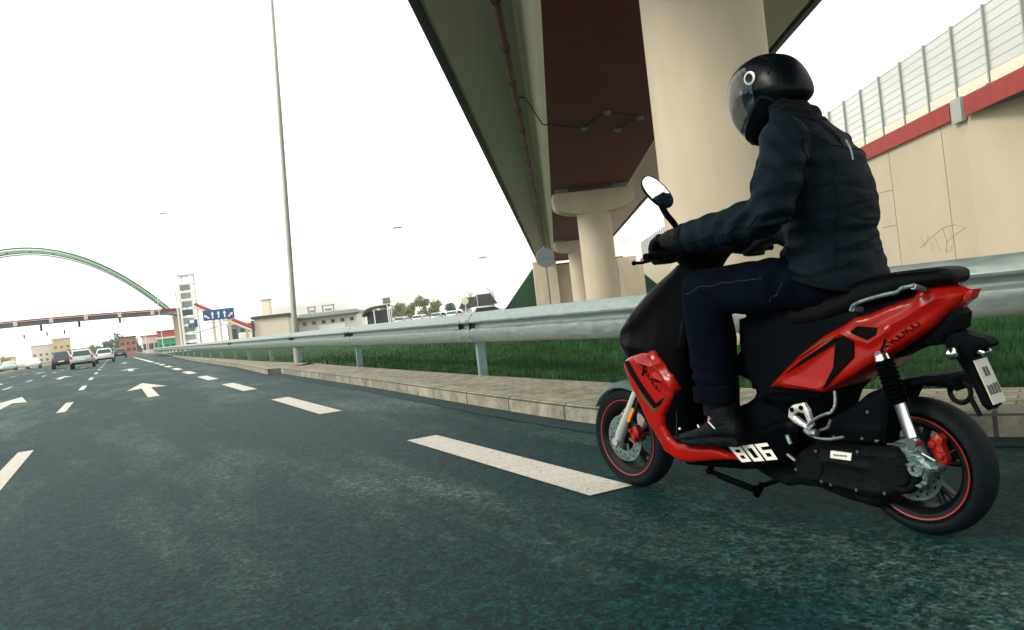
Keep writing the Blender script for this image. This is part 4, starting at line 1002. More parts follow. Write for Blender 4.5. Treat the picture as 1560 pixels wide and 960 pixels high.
for P_ in ([(1.325, .70), (1.26, .735), (1.15, .785), (1.0, .885), (.91, .965)], [(1.318, .69), (1.22, .665), (1.10, .64), (.97, .615)], [(.99, .60), (.93, .50), (.915, .40), (.93, .30)]):
    bm = BM(); tube(bm, [(q.x, wn_(q.x, q.z)-.002, q.z) for q in smoothpts([(x, 0, z) for x, z in P_], 5)], .0028, 5); obj('highlight_line', bm, 'edge_highlight', lg_, smooth=True)  # thin grey lines, painted highlights along the folds
# steering cowl
bm = BM(); loft(bm, [((.86, 0, .96), (.07, 0, .02), (0, .07, 0)), ((.855, 0, 1.01), (.085, 0, .02), (0, .12, 0)), ((.845, 0, 1.045), (.09, 0, .025), (0, .16, 0)), ((.835, 0, 1.07), (.07, 0, .02), (0, .13, 0)), ((.83, 0, 1.082), (.035, 0, .01), (0, .07, 0))], 28, power=.8); obj('handlebar_cowl', bm, 'black_plastic', sco, smooth='all')
bm = BM(); box(bm, (.775, 0, 1.07), (.05, .16, .03), Matrix.Rotation(R(35), 3, 'Y'), bev=.01); obj('dashboard', bm, 'black_gloss', sco)
# headlamp lens
bm = BM(); patch(bm, [(1.30, .735), (1.22, .80), (1.17, .80), (1.20, .74), (1.27, .70)], lambda x, z: wn_(x, z)-.004, thick=.003); obj('headlamp', bm, 'glassd', sco, smooth=True)
# --- red front panel
front = [(1.285, .582), (1.259, .603), (1.175, .628), (1.089, .643), (.99, .652), (.946, .609), (.897, .55), (.876, .491), (.923, .442), (.98, .377), (.985, .335), (.96, .295), (.914, .268), (.839, .264), (.734, .27), (.695, .262), (.58, .228), (.742, .212), (.869, .193), (.925, .193), (.997, .225), (1.037, .275), (1.102, .339), (1.20, .48)]
bm = BM(); slab(bm, front, lambda x, z: wf(x)+.006, rnd=.016, rr=.022, step=.010, ridges=[([(.95, .60), (1.02, .585), (1.12, .60)], .022, .009), ([(1.02, .645), (.93, .53), (.89, .49)], .02, .010), ([(1.0, .54), (.90, .50)], .02, .007)])
fr_ = obj('front_fairing', bm, 'red_paint', sco, smooth=True)
fy = lambda x, z: wf(x)+.006
bm = BM(); patch(bm, [(1.245, .600), (1.195, .607), (1.11, .512), (1.012, .428), (.945, .462), (.99, .420), (1.03, .408), (1.11, .47)], fy, thick=.003); obj('black_chevron', bm, 'black_decal', fr_)
bm = BM(); patch(bm, [(1.14, .485), (1.03, .404), (.95, .462), (.94, .456), (1.03, .392), (1.12, .445)], fy, thick=.002); obj('olive_chevron', bm, 'olive_decal', fr_)
def script(bm, p0, p1, yf, h, seed, w_=.0016, n=8):
    rnd = random.Random(seed); a = Vector(p0); b = Vector(p1); d = (b-a); L = d.length; d /= L; nrm = Vector((-d.y, d.x)); pts = []
    am = [h*(.38+.35*rnd.random()) for _ in range(n+2)]; am[0] = h*.9
    for i in range(n*12+1):
        t_ = i/(n*12); ph = t_*n*6.283; hh = am[int(t_*n)]
        v_ = (1-math.cos(ph))*hh*.5; q = a+d*(t_*L-.30*L/n*math.sin(ph)*(1 if int(t_*n) % 3 else -.6)+v_*.45)+nrm*v_
        pts.append((q.x, fval(yf, q.x, q.y)+.0035, q.y))
    tube(bm, pts, w_, 4)
bm = BM(); script(bm, (1.075, .585), (.975, .49), fy, .028, 3, n=6); script(bm, (1.075, .605), (1.05, .56), fy, .05, 9, .003, 1); obj('script_lettering', bm, 'black_decal', fr_)
for pts in ([(1.105, .60), (1.03, .585), (1.06, .578)], [(1.02, .538), (.94, .520), (.985, .522)]):
    bm = BM(); patch(bm, pts, lambda x, z: fy(x, z)+.007, thick=.002, step=.008); obj('vent_slot', bm, 'black_decal', fr_)
# --- floor panel
floor = [(.984, .262), (.872, .276), (.7, .292), (.60, .318), (.537, .345), (.40, .392), (.349, .365), (.36, .30), (.406, .235), (.46, .205), (.618, .186), (.904, .178)]
def yfl(x, z=0): return .178
bm = BM(); slab(bm, floor, lambda x, z: yfl(x), rnd=.014, step=.018); fl = obj('floor_panel', bm, 'black_gloss', sco, smooth=True)
bm = BM(); box(bm, (.75, 0, .29), (.34, .30, .012), bev=.004)
for k in range(-6, 7): box(bm, (.75, k*.022, .298), (.30, .008, .006))
obj('foot_mat', bm, 'black_rough', sco)
DIG = {'8': ['111', '101', '111', '101', '111'], '0': ['111', '101', '101', '101', '111'], '6': ['111', '100', '111', '101', '111']}
quads = [((.662, .270), (.606, .279), (.560, .224), (.606, .217)), ((.600, .280), (.545, .289), (.500, .232), (.548, .225)), ((.538, .290), (.480, .300), (.440, .242), (.490, .234))]
for ch, q in zip('806', quads):
    bm = BM(); us = [0, .30, .70, 1]; vs2 = [0, .2, .40, .58, .80, 1]; g = {}
    def P(u, v):
        a = Vector(q[0]).lerp(Vector(q[1]), u); b = Vector(q[3]).lerp(Vector(q[2]), u); p = a.lerp(b, v); return (p.x, .1802, p.y)
    for r in range(5):
        for c in range(3):
            if DIG[ch][r][c] == '1':
                ks = [(us[c], vs2[r]), (us[c+1], vs2[r]), (us[c+1], vs2[r+1]), (us[c], vs2[r+1])]
                f = []
                for k in ks:
                    if k not in g: g[k] = bm.verts.new(P(*k))
                    f.append(g[k])
                bm.faces.new(f)
    obj('white_digit', bm, 'white_decal', fl)
# --- under seat body
under = [(.62, .78), (.129, .758), (-.087, .79), (-.12, .70), (.036, .605), (.25, .484), (.303, .378), (.448, .31), (.60, .30), (.70, .33), (.71, .40), (.60, .435), (.565, .475), (.61, .525), (.74, .54), (.755, .59), (.635, .615), (.635, .66)]
bm = BM(); slab(bm, roundpoly(under, 1), lambda x, z: float(np.interp(x, [-.15, .1, .4, .7], [.07, .13, .14, .09])), rnd=.02, rr=.035, step=.02); obj('underseat_body', bm, 'black_plastic', sco, smooth=True)
bm = BM(); slab(bm, [(.536, .452), (.445, .481), (.235, .482), (.28, .455), (.35, .44), (.40, .40), (.42, .424), (.46, .445)], .172, .12, rnd=.012, step=.014); obj('side_trim', bm, 'black_gloss', sco, smooth=True)
# --- tail fairing
tail = [(.466, .499), (.40, .556), (.327, .615), (.231, .676), (.137, .718), (.105, .736), (.065, .74), (.008, .762), (-.073, .784), (-.084, .798), (-.105, .81), (-.153, .808), (-.224, .791), (-.206, .765), (-.17, .737), (-.114, .685), (-.046, .642), (.024, .602), (.128, .54), (.208, .5), (.237, .484), (.329, .492)]
bm = BM(); slab(bm, tail, lambda x, z: wt(x)+.004+.02*max(0, min(1, (.72+.35*(-x)-z)/.2)), rnd=.018, rr=.026, step=.009,
    ridges=[([(.02, .688), (-.055, .722), (-.14, .775)], .024, .011), ([(.44, .512), (.30, .590), (.155, .685), (.062, .648), (.0, .682)], .018, .009), ([(.40, .520), (.25, .500)], .03, .009)])
tl = obj('tail_fairing', bm, 'red_paint', sco, smooth=True)
ty_ = lambda x, z: wt(x)+.004+.02*max(0, min(1, (.72+.35*(-x)-z)/.2))
for pts, m, nm, th in [([(.12, .687), (.093, .705), (.028, .696), (.026, .681), (.064, .658)], 'black_decal', 'air_intake', .006),
    ([(.168, .671), (.142, .677), (.109, .658), (.113, .606), (.181, .545), (.23, .5), (.185, .572), (.174, .645)], 'black_decal', 'black_inset', .010),
    ([(.385, .545), (.306, .599), (.171, .672), (.172, .656), (.293, .592)], 'black_decal', 'black_flash', .010),
    ([(.326, .603), (.223, .663), (.14, .694), (.151, .684), (.237, .650)], 'olive_decal', 'olive_flash', .006)]:
    bm = BM(); patch(bm, pts, ty_, step=.010, thick=th); obj(nm, bm, m, tl)
bm = BM(); script(bm, (.006, .648), (-.082, .706), lambda x, z: ty_(x, z)+.001, .022, 5, n=6); script(bm, (.012, .66), (.0, .635), lambda x, z: ty_(x, z)+.001, .04, 2, .003, 1); obj('script_lettering', bm, 'black_decal', tl)
# tail lamp
bm = BM(); slab(bm, [(-.227, .790), (-.200, .783), (-.160, .742), (-.168, .737), (-.212, .762)], .035, rnd=.008, step=.01); obj('tail_lamp', bm, 'lampred', sco, smooth=True)
# grab rail
for s in (1, -1):
    bm = BM(); P = [(.102, .758), (.09, .776), (.045, .790), (-.03, .803), (-.06, .806), (-.08, .818), (-.118, .822)]
    tube(bm, smoothpts([(x, s*.158, z) for x, z in P], 4), .0068, 10, flat=.8); tube(bm, [(.095, s*.158, .765), (.085, s*.12, .757)], .010, 8); tube(bm, [(-.115, s*.158, .820), (-.115, s*.10, .806)], .010, 8)
    obj('grab_rail', bm, 'alloy', sco, smooth=True)
# seat
seat = [(-.19, .825), (-.186, .852), (-.165, .864), (-.10, .870), (.011, .868), (.10, .852), (.16, .825), (.284, .812), (.451, .81), (.57, .79), (.60, .755), (.56, .72), (.44, .70), (.248, .708), (.118, .748), (.0, .782), (-.102, .808), (-.165, .812)]
bm = BM(); slab(bm, roundpoly(seat, 1), lambda x, z: float(np.interp(x, [-.2, -.1, .1, .35, .6], [.085, .125, .145, .15, .10])), rnd=.045, rr=.05, step=.014); st_ = obj('seat', bm, 'seatm', sco, smooth='all')
bm = BM(); tube(bm, smoothpts([(-.17, .10, .855), (-.05, .128, .858), (.08, .142, .845), (.16, .142, .815)], 6), .0022, 5); obj('seat_seam', bm, 'black_gloss', st_, smooth=True)
# tail underside, plate arm
bm = BM(); slab(bm, [(.06, .594), (-.101, .683), (-.172, .735), (-.184, .718), (-.174, .672), (-.14, .655), (-.115, .625), (-.05, .62), (.03, .585)], .055, rnd=.012, step=.014); obj('tail_underside', bm, 'black_plastic', sco, smooth=True)
bm = BM(); slab(bm, [(-.12, .672), (-.155, .668), (-.246, .640), (-.262, .623), (-.253, .611), (-.222, .604), (-.204, .582), (-.214, .552), (-.250, .432), (-.233, .419), (-.217, .435), (-.190, .511), (-.153, .583), (-.133, .594), (-.122, .635)], .036, rnd=.008, step=.011); pa = obj('plate_holder', bm, 'black_plastic', sco, smooth=True)
# plate: a thin plate across the scooter, facing backwards
bm = BM(); a0 = Vector((-.206, 0, .572)); a1 = Vector((-.250, 0, .438)); d_ = (a1-a0).normalized(); nrm = Vector((d_.z, 0, -d_.x)); 
if nrm.x > 0: nrm = -nrm
q = []
for s, t_ in ((-.036, 0), (.044, 0), (.044, 1), (-.036, 1)): q.append(a0.lerp(a1, t_)+Vector((0, s, 0))+nrm*.010)
A_ = [bm.verts.new(p) for p in q]; B_ = [bm.verts.new(p-nrm*.003) for p in q]; bm.faces.new(A_); bm.faces.new(B_[::-1])
for i in range(4): bm.faces.new((A_[i], A_[(i+1) % 4], B_[(i+1) % 4], B_[i]))
pl_ = obj('number_plate', bm, 'plate_white', sco)
bm = BM(); rnd = random.Random(2)
for row, n_ in ((.28, 2), (.68, 4)):
    for k in range(n_):
        yy = .004+(k-(n_-1)/2)*.018; c = a0.lerp(a1, row)+nrm*.0116+Vector((0, yy, 0)); rt = Matrix.Rotation(-math.atan2(d_.x, -d_.z), 3, 'Y')
        box(bm, c+Vector((0, .0035, 0)), (.001, .0022, .030), rt); box(bm, c-Vector((0, .0035, 0)), (.001, .0022, .026), rt); box(bm, c+d_*.014, (.001, .008, .003), rt); 
        if rnd.random() < .6: box(bm, c-d_*.015, (.001, .008, .003), rt)
obj('plate_characters', bm, 'black_decal', pl_)
for s in (1, -1):
    bm = BM(); tube(bm, [(-.16, s*.03, .625), (-.172, s*.075, .608)], .007, 8); ball(bm, (-.176, s*.092, .604), .021, (.8, 1.3, 1), sub=2); obj('turn_signal', bm, 'chrome', sco, smooth=True)
bm = BM(); box(bm, (-.225, 0, .598), (.03, .05, .014), Matrix.Rotation(R(-20), 3, 'Y'), bev=.004); obj('plate_lamp', bm, 'chrome', pa)
# rear mudguard, ring bracket
hug = [(.202, .415), (.122, .473), (.002, .519), (-.08, .532), (-.147, .536), (-.159, .528), (-.168, .485), (-.143, .497), (-.061, .502), (.018, .476), (.062, .388), (.184, .359)]
bm = BM(); slab(bm, hug, lambda x, z: .088, rnd=.014, step=.014, ridges=[([(.12, .45), (-.02, .50), (-.14, .525)], .03, .01)]); obj('rear_mudguard', bm, 'black_plastic', sco, smooth=True)
bm = BM(); tube(bm, [(-.152+.032*math.cos(k*math.pi/10), .02, .474+.034*math.sin(k*math.pi/10)) for k in range(-9, 12)], .008, 8); tube(bm, [(-.18, .02, .46), (-.205, .02, .40)], .008, 8); tube(bm, [(-.12, .02, .48), (-.14, .03, .50)], .01, 8); obj('cable_ring', bm, 'black_rough', sco, smooth=True)
# airbox, belt cover
bm = BM(); slab(bm, [(.262, .384), (.182, .423), (.043, .497), (.028, .48), (.047, .372), (.060, .312), (.268, .306)], .128, .03, rnd=.014, step=.014, ridges=[([(.26, .35), (.05, .36)], .02, .006)]); ab_ = obj('air_filter_box', bm, 'black_plastic', sco, smooth=True)
bm = BM()
for x, z in ((.235, .328), (.13, .33), (.08, .325), (.10, .42)): lathe(bm, [(0, .133), (.005, .133), (.007, .127)], 'Y', (x, 0, z), 10)
obj('screw', bm, 'chrome', ab_)
cvt = [(.415, .262), (.34, .287), (.16, .300), (.054, .303), (-.02, .29), (-.058, .262), (-.066, .225), (-.03, .177), (.03, .145), (.086, .128), (.204, .136), (.342, .158), (.42, .193)]
bm = BM(); slab(bm, roundpoly(cvt, 1), .142, -.02, rnd=.022, rr=.03, step=.013, ridges=[([(.40, .235), (.25, .245), (.12, .235)], .018, .008), ([(.36, .18), (.2, .16), (.08, .16)], .02, .006), ([(.22, .27), (.06, .28)], .012, .006)])
for r_, h_ in ((.052, .150), (.03, .158)): lathe(bm, [(0, h_), (r_, h_), (r_+.008, h_-.01), (r_+.01, .13)], 'Y', (.0, 0, .222), 28)
lathe(bm, [(0, .150), (.05, .150), (.06, .13)], 'Y', (.335, 0, .222), 28)
cv = obj('belt_cover', bm, 'black_rough', sco, smooth=True)
bm = BM()
for x, z in ((.39, .205), (.29, .172), (.255, .165), (.16, .158), (.06, .158), (.14, .288), (.30, .278), (.395, .25), (-.03, .26)): lathe(bm, [(0, .152), (.0055, .152), (.007, .138)], 'Y', (x, 0, z), 10)
obj('bolt', bm, 'chrome', cv)
bm = BM(); slab(bm, [(.242, .283), (.163, .280), (.170, .255), (.246, .258)], .150, .140, rnd=.001, step=.01); lb_ = obj('sticker', bm, 'white_decal', cv)
bm = BM()
for k in range(11):
    x = .230-k*.0048; box(bm, (x, .1508, .270), (.0032, .001, .0055+.003*((k*7) % 3 == 0)))
obj('sticker_print', bm, 'grey_back', lb_)
# engine underside, exhaust, crankcase
bm = BM(); slab(bm, [(.62, .19), (.62, .165), (.538, .132), (.481, .118), (.43, .130), (.35, .128), (.24, .10), (.13, .085), (.05, .12), (.1, .2), (.35, .30), (.5, .27)], .10, rnd=.02, step=.02); obj('crankcase', bm, 'black_rough', sco, smooth=True)
bm = BM()
for k in range(7): box(bm, (.46-.012*k, 0, .30), (.005, .17, .12), bev=.001)
obj('cylinder_fins', bm, 'alloy', sco)
bm = BM(); tube(bm, smoothpts([(.45, -.05, .16), (.3, -.12, .10), (.15, -.17, .16), (.10, -.175, .2)], 5), .018, 10); loft(bm, [((.12, -.175, .19), (.0, .02, 0), (0, 0, .02)), ((.08, -.18, .21), (.0, .045, 0), (0, 0, .05)), ((-.02, -.18, .26), (.0, .048, 0), (0, 0, .055)), ((-.08, -.18, .285), (.0, .035, 0), (0, 0, .04))], 18); obj('exhaust', bm, 'black_rough', sco, smooth=True)
# swing bracket / rear casting
bm = BM(); slab(bm, [(-.002, .312), (-.05, .334), (-.066, .325), (-.071, .297), (-.085, .275), (-.124, .258), (-.120, .246), (-.09, .238), (-.078, .20), (-.055, .184), (-.03, .19), (-.033, .24), (-.02, .285)], .150, .10, rnd=.010, step=.010, holes=[[(-.055, .228), (-.066, .222), (-.066, .210), (-.055, .204), (-.045, .210), (-.045, .222)]])
lathe(bm, [(.012, .156), (.024, .156), (.028, .148), (.028, .12)], 'Y', (-.055, 0, .250), 20); lathe(bm, [(0, .158), (.013, .158), (.015, .148)], 'Y', (-.052, 0, .312), 14)
tube(bm, [(-.075, .145, .258), (-.118, .13, .250)], .010, 8); tube(bm, [(-.04, .13, .19), (-.0, .12, .155)], .011, 8)
obj('swing_bracket', bm, 'alloy', sco, smooth=True)
bm = BM(); tube(bm, smoothpts([(.03, .15, .322), (-.03, .155, .325), (-.075, .15, .30), (-.10, .12, .272)], 4), .0045, 6); obj('brake_cable', bm, 'chrome', sco, smooth=True)
# shock absorber
t0 = Vector((.016, .148, .605)); t1 = Vector((-.058, .155, .335)); ax = t1-t0
bm = BM(); tube(bm, [t0+ax*.52, t0+ax*.55, t0+ax*.95], [.020, .0185, .0185], 16); tube(bm, [t0+ax*.95, t1], [.013, .013], 12); lathe(bm, [(0, -.016), (.018, -.016), (.018, .016), (0, .016)], 'Y', t1, 16); sh = obj('shock_absorber', bm, 'chrome', sco, smooth=True)
bm = BM(); tube(bm, [t0, t0+ax*.55], .011, 10); fr = frames([t0+ax*.04, t0+ax*.56]); n_, b_ = fr[0][2], fr[0][3]
hel = [t0+ax*(.04+.50*k/140)+n_*math.cos(k*2*math.pi*10/140)*.026+b_*math.sin(k*2*math.pi*10/140)*.026 for k in range(141)]; tube(bm, hel, .0062, 7); tube(bm, [t0+ax*.53, t0+ax*.56], .031, 16); obj('spring', bm, 'black_gloss', sh, smooth=True)
bm = BM(); tube(bm, [t0-ax*.02, t0+ax*.045], [.024, .028], 16); lathe(bm, [(0, -.02), (.014, -.02), (.014, .02), (0, .02)], 'Y', t0-ax*.02, 12); obj('spring_cap', bm, 'chrome', sh, smooth=True)
# passenger footpeg bracket
bm = BM(); slab(bm, [(.365, .402), (.357, .432), (.338, .446), (.294, .455), (.279, .430), (.268, .376), (.282, .364), (.298, .363), (.345, .385)], .200, .180, rnd=.005, step=.008, holes=[[(.342, .410), (.322, .422), (.298, .418), (.286, .385), (.296, .379)]])
obj('peg_bracket', bm, 'silver', sco, smooth=True)
bm = BM()
for x, z in ((.341, .430), (.303, .438)): lathe(bm, [(0, .203), (.0085, .203), (.0085, .198)], 'Y', (x, 0, z), 12)
obj('bracket_bolt', bm, 'black_decal', sco)
bm = BM(); tube(bm, smoothpts([(.305, .19, .358), (.262, .20, .395), (.215, .20, .418), (.195, .19, .425), (.190, .17, .45), (.20, .15, .49)], 4), .0055, 8); tube(bm, smoothpts([(.290, .19, .352), (.265, .195, .337), (.21, .20, .335), (.152, .20, .346)], 4), .005, 8); tube(bm, smoothpts([(.25, .18, .36), (.215, .19, .372), (.20, .19, .40)], 4), .0055, 8); tube(bm, [(.30, .19, .36), (.28, .195, .35), (.255, .195, .352)], .013, 8)
obj('foot_peg', bm, 'alloy', sco, smooth=True)
bm = BM(); tube(bm, [(.385, .185, .335), (.372, .188, .305)], .008, 8); tube(bm, [(.395, .182, .265), (.362, .184, .245)], .006, 8); obj('kick_pin', bm, 'alloy', sco, smooth=True)
# centre stand
bm = BM(); tube(bm, [(.84, .10, .142), (.62, .11, .100)], .011, 8); tube(bm, [(.80, .10, .125), (.60, .11, .086)], .009, 8); tube(bm, [(.605, .08, .112), (.598, .13, .080)], .013, 8); tube(bm, [(.84, .10, .142), (.86, .06, .18)], .013, 8); ball(bm, (.838, .11, .146), .016); tube(bm, [(.62, .11, .100), (.62, -.11, .100)], .010, 8)
obj('centre_stand', bm, 'black_gloss', sco, smooth=True)
# handlebar, grips, levers, mirrors
bm = BM(); tube(bm, [(.79, .36, 1.028), (.80, .2, 1.038), (.835, .07, 1.05), (.835, -.07, 1.05), (.80, -.2, 1.038), (.79, -.36, 1.028)], .011, 12); hb = obj('handlebar', bm, 'black_rough', sco, smooth=True)
for s in (1, -1):
    bm = BM(); tube(bm, [(.80, s*.21, 1.037), (.79, s*.345, 1.029)], .017, 14); obj('grip', bm, 'black_rough', hb, smooth=True)
    bm = BM(); tube(bm, [(.79, s*.35, 1.0285), (.7893, s*.378, 1.027)], [.013, .015], 12); obj('bar_end', bm, 'black_gloss', hb, smooth=True)
    bm = BM(); tube(bm, smoothpts([(.855, s*.17, 1.03), (.875, s*.22, 1.025), (.862, s*.32, 1.012), (.860, s*.37, 1.012)], 4), .0065, 8, flat=1.4); ball(bm, (.860, s*.373, 1.012), .010); obj('brake_lever', bm, 'black_gloss', hb, smooth=True)
    bm = BM(); box(bm, (.825, s*.18, 1.04), (.06, .05, .045), bev=.008); box(bm, (.845, s*.16, 1.062), (.07, .06, .03), bev=.008); obj('switch_unit', bm, 'black_plastic', hb)
bm = BM(); ball(bm, (.80, -.18, 1.066), .008, (1.3, 1, .7)); obj('red_switch', bm, 'cal', hb, smooth=True)
for s in (1, -1):
    # mirror head: shallow dish, glass facing the rider
    c = Vector((.765, .30, 1.272)) if s > 0 else Vector((.752, -.335, 1.262)); nr = Vector((-.93, .30, .13)).normalized(); up_ = Vector((.15, .62, .77)); up_ = (up_-nr*up_.dot(nr)).normalized(); sd_ = nr.cross(up_)
    mt = 'mirror'
    bm = BM(); loft(bm, [(c-nr*.050, up_*.02, sd_*.010), (c-nr*.040, up_*.05, sd_*.022), (c-nr*.018, up_*.072, sd_*.036), (c, up_*.078, sd_*.040), (c+nr*.004, up_*.076, sd_*.039), (c-nr*.002, up_*.072, sd_*.035)], 28, power=.85)
    mh = obj('mirror', bm, 'black_gloss', sco, smooth=True)
    bm = BM(); loft(bm, [(c-nr*.001, up_*.073, sd_*.036), (c+nr*.0015, up_*.073, sd_*.036)], 28, power=.85); obj('mirror_glass', bm, 'mirrorm', mh)
    bm = BM(); tube(bm, smoothpts([c-nr*.035-up_*.03, Vector((.735, s*.30, 1.185)), Vector((.715, s*.27, 1.12)), Vector((.82, s*.185, 1.06))], 5), [.008]*3+[.010]*8+[.011]*5, 10, flat=1.3); obj('mirror_stalk', bm, 'black_gloss', mh, smooth=True)
# ================================================================== RIDER
per_loc, per_rot = SO, SA
# body: one continuous figure, mostly covered by the clothes
def limb(bm, pts, rs, seg=20, n=5):
    P = smoothpts(pts, n); k = len(P); idx = np.linspace(0, len(rs)-1, k); rr = list(np.interp(idx, range(len(rs)), rs)); tube(bm, P, rr, seg)
    ball(bm, P[0], rr[0]); ball(bm, P[-1], rr[-1])
SH = {1: (.262, .180, 1.362), -1: (.30, -.145, 1.33)}
EL = {1: (.262, .315, 1.105), -1: (.31, -.25, 1.055)}
WR = {1: (.645, .300, 1.078), -1: (.655, -.290, 1.078)}
HP = {1: (.25, .095, .885), -1: (.25, -.095, .885)}
KN = {1: (.685, .195, .875), -1: (.69, -.17, .875)}
AK = {1: (.688, .195, .44), -1: (.70, -.15, .43)}
torso = [((.215, 0, .855), (.13, 0, .03), (0, .165, 0)), ((.235, 0, .93), (.15, 0, .02), (0, .175, 0)), ((.235, 0, 1.02), (.145, 0, 0), (0, .17, 0)), ((.225, 0, 1.12), (.145, 0, 0), (0, .185, 0)), ((.24, 0, 1.25), (.14, 0, .02), (0, .20, 0)), ((.275, 0, 1.36), (.12, 0, .03), (0, .19, 0)), ((.31, 0, 1.44), (.085, 0, .03), (0, .12, 0))]
bm = BM()
loft(bm, [(c, Vector(a)*.74, Vector(b)*.72) for c, a, b in torso], 28)
tube(bm, [(.31, 0, 1.42), (.36, 0, 1.50), (.40, 0, 1.56)], [.052, .050, .050], 16)
ball(bm, (.438, 0, 1.58), .100, (.98, .76, 1.08), sub=3)
ball(bm, (.50, 0, 1.53), .05, (.9, .9, 1)); ball(bm, (.545, 0, 1.565), .016, (1.1, .9, 1.4))       # jaw, nose
for s in (1, -1):
    ball(bm, (.44, s*.078, 1.575), .02, (.8, .4, 1.2)); limb(bm, [SH[s], tuple((Vector(SH[s])+Vector(EL[s]))/2), EL[s]], [.055, .05, .043]); limb(bm, [EL[s], tuple((Vector(EL[s])+Vector(WR[s]))/2), WR[s]], [.043, .04, .030])
    limb(bm, [WR[s], tuple(Vector(WR[s])+Vector((.06, -.008*s, -.004)))], [.028, .032]); limb(bm, [HP[s], KN[s]], [.085, .055]); limb(bm, [KN[s], AK[s]], [.055, .036]); limb(bm, [AK[s], (AK[s][0]+.02, AK[s][1], .35), (AK[s][0]+.10, AK[s][1], .325)], [.034, .030, .016])
person = remeshed('person', bm, .014, 'skin', None, 2)
person.location = per_loc; person.rotation_euler = (0, 0, per_rot)
tag(person, 'person in dark navy jacket, jeans, gloves and black full face helmet riding the scooter', 'person')
bm = BM(); ball(bm, (.438, 0, 1.578), .106, (.98, .78, 1.08), sub=3); obj('balaclava', bm, 'jacket_dark', person, smooth='all')
for v, nm in ((1, 'eye'), (-1, 'eye')):
    bm = BM(); ball(bm, (.531, v*.03, 1.60), .012); obj(nm, bm, 'white', person, smooth=True)
# jacket
def fold(c, n):
    x, y, z = c; d = 0.
    # soft padded rolls round the waist, deeper towards the hem
    k = math.exp(-((z-.99)/.13)**2)*(1 if x < .45 else .0)
    wv = noise.noise(Vector((x*4, y*4, z*3)))*1.4
    wz = z+.05*noise.noise(Vector((x*5, y*5, z*4)))+.02*noise.noise(Vector((x*16, y*16, z*9)))
    rdg = 1-abs(noise.noise(Vector((x*2.6, y*2.6, wz*19))))*3.2
    d += k*(.007*max(-.6, rdg)-.004)
    d += .35*k*.008*math.sin(z*95+wv*3.0+x*9)
    # elbow and sleeve creases
    if abs(y) > .20 or x > .42:
        e = math.exp(-(((x-.29)/.16)**2+((z-1.12)/.13)**2)); d += e*.0065*math.sin((x*.8+z*1.0)*70+wv*3)
        f = math.exp(-((z-1.08)/.10)**2)*(1 if x > .40 else 0); d += f*.0035*math.sin(x*75+wv*4+y*20)
    # diagonal back and shoulder creases
    d += .0065*(noise.noise(Vector((x*7+z*8, y*6, z*14-x*6)))) + .003*noise.noise(Vector((x*22, y*22, z*30)))
    q1 = noise.noise(Vector((x*3+z*4, y*3.5, z*12-x*5)))+.12*noise.noise(Vector((x*17, y*17, z*17))); q2 = .5+.5*noise.noise(Vector((x*4, y*4+5, z*4))); d -= .005*max(0, 1-abs(q1)*7)*q2*(1 if z < 1.27 else .35)
    u_ = math.exp(-(((x-.20)/.10)**2+((z-1.30)/.09)**2)); d += u_*.006*math.sin((z*1.0-x*.5)*85+wv*2)
    return d
bm = BM()
J = [((.235, 0, .865), (.150, 0, .062), (0, .198, 0)), ((.242, 0, .905), (.156, 0, .055), (0, .208, 0)), ((.250, 0, .96), (.155, 0, .035), (0, .200, 0)), ((.248, 0, 1.03), (.143, 0, .01), (0, .186, 0)), ((.240, 0, 1.12), (.148, 0, 0), (0, .188, 0)), ((.250, 0, 1.23), (.143, 0, .015), (0, .198, 0)), ((.268, 0, 1.32), (.140, 0, .035), (0, .200, 0)), ((.292, 0, 1.39), (.118, 0, .05), (0, .168, 0)), ((.312, 0, 1.445), (.098, 0, .05), (0, .125, 0)), ((.335, 0, 1.485), (.085, 0, .04), (0, .095, 0))]
loft(bm, J, 36)
for s in (1, -1):
    limb(bm, [SH[s], tuple((Vector(SH[s])+Vector(EL[s]))/2+Vector((-.012, .008*s, 0))), EL[s]], [.082, .080, .074], 24)
    limb(bm, [EL[s], tuple((Vector(EL[s])+Vector(WR[s]))/2+Vector((0, 0, -.004))), WR[s]], [.074, .066, .054], 24)
jk = remeshed('jacket', bm, .0062, 'jacket', person, 6, fold, .45)
# collar
bm = BM(); loft(bm, [((.318, 0, 1.44), (.092, 0, .045), (0, .108, 0)), ((.330, 0, 1.475), (.090, 0, .042), (0, .098, 0)), ((.345, 0, 1.508), (.084, 0, .036), (0, .088, 0)), ((.362, 0, 1.535), (.076, 0, .030), (0, .080, 0))], 32)
col_ = remeshed('collar', bm, .007, 'jacket_dark', jk, 2, lambda c, n: .006*math.sin(c.z*150+6*noise.noise(c*12)))
bm = BM(); tube(bm, smoothpts([(.213, .10, 1.452), (.168, .115, 1.40), (.118, .11, 1.34), (.10, .10, 1.30)], 6), [.004]*5+[.007]*10+[.003]*4, 8); obj('back_strap', bm, 'jacket_dark', jk, smooth=True)
bm = BM(); tube(bm, smoothpts([(.085, .105, 1.318), (.074, .102, 1.285), (.072, .098, 1.25)], 5), .0032, 6); obj('reflective_piping', bm, 'galv', jk, smooth=True)
for s in (1, -1):
    bm = BM(); c = Vector(WR[s]); lathe(bm, [(.049, -.012), (.056, -.008), (.057, .010), (.050, .014)], 'X', c, 24, closed=True); obj('cuff', bm, 'jacket_dark', jk, smooth=True)
bm = BM(); lathe_pts = [(.236+.160*math.cos(a), .206*math.sin(a), .872+.062*math.cos(a)) for a in np.linspace(0, 2*math.pi, 40)]; tube(bm, lathe_pts, .010, 8); obj('hem', bm, 'jacket_dark', jk, smooth=True)
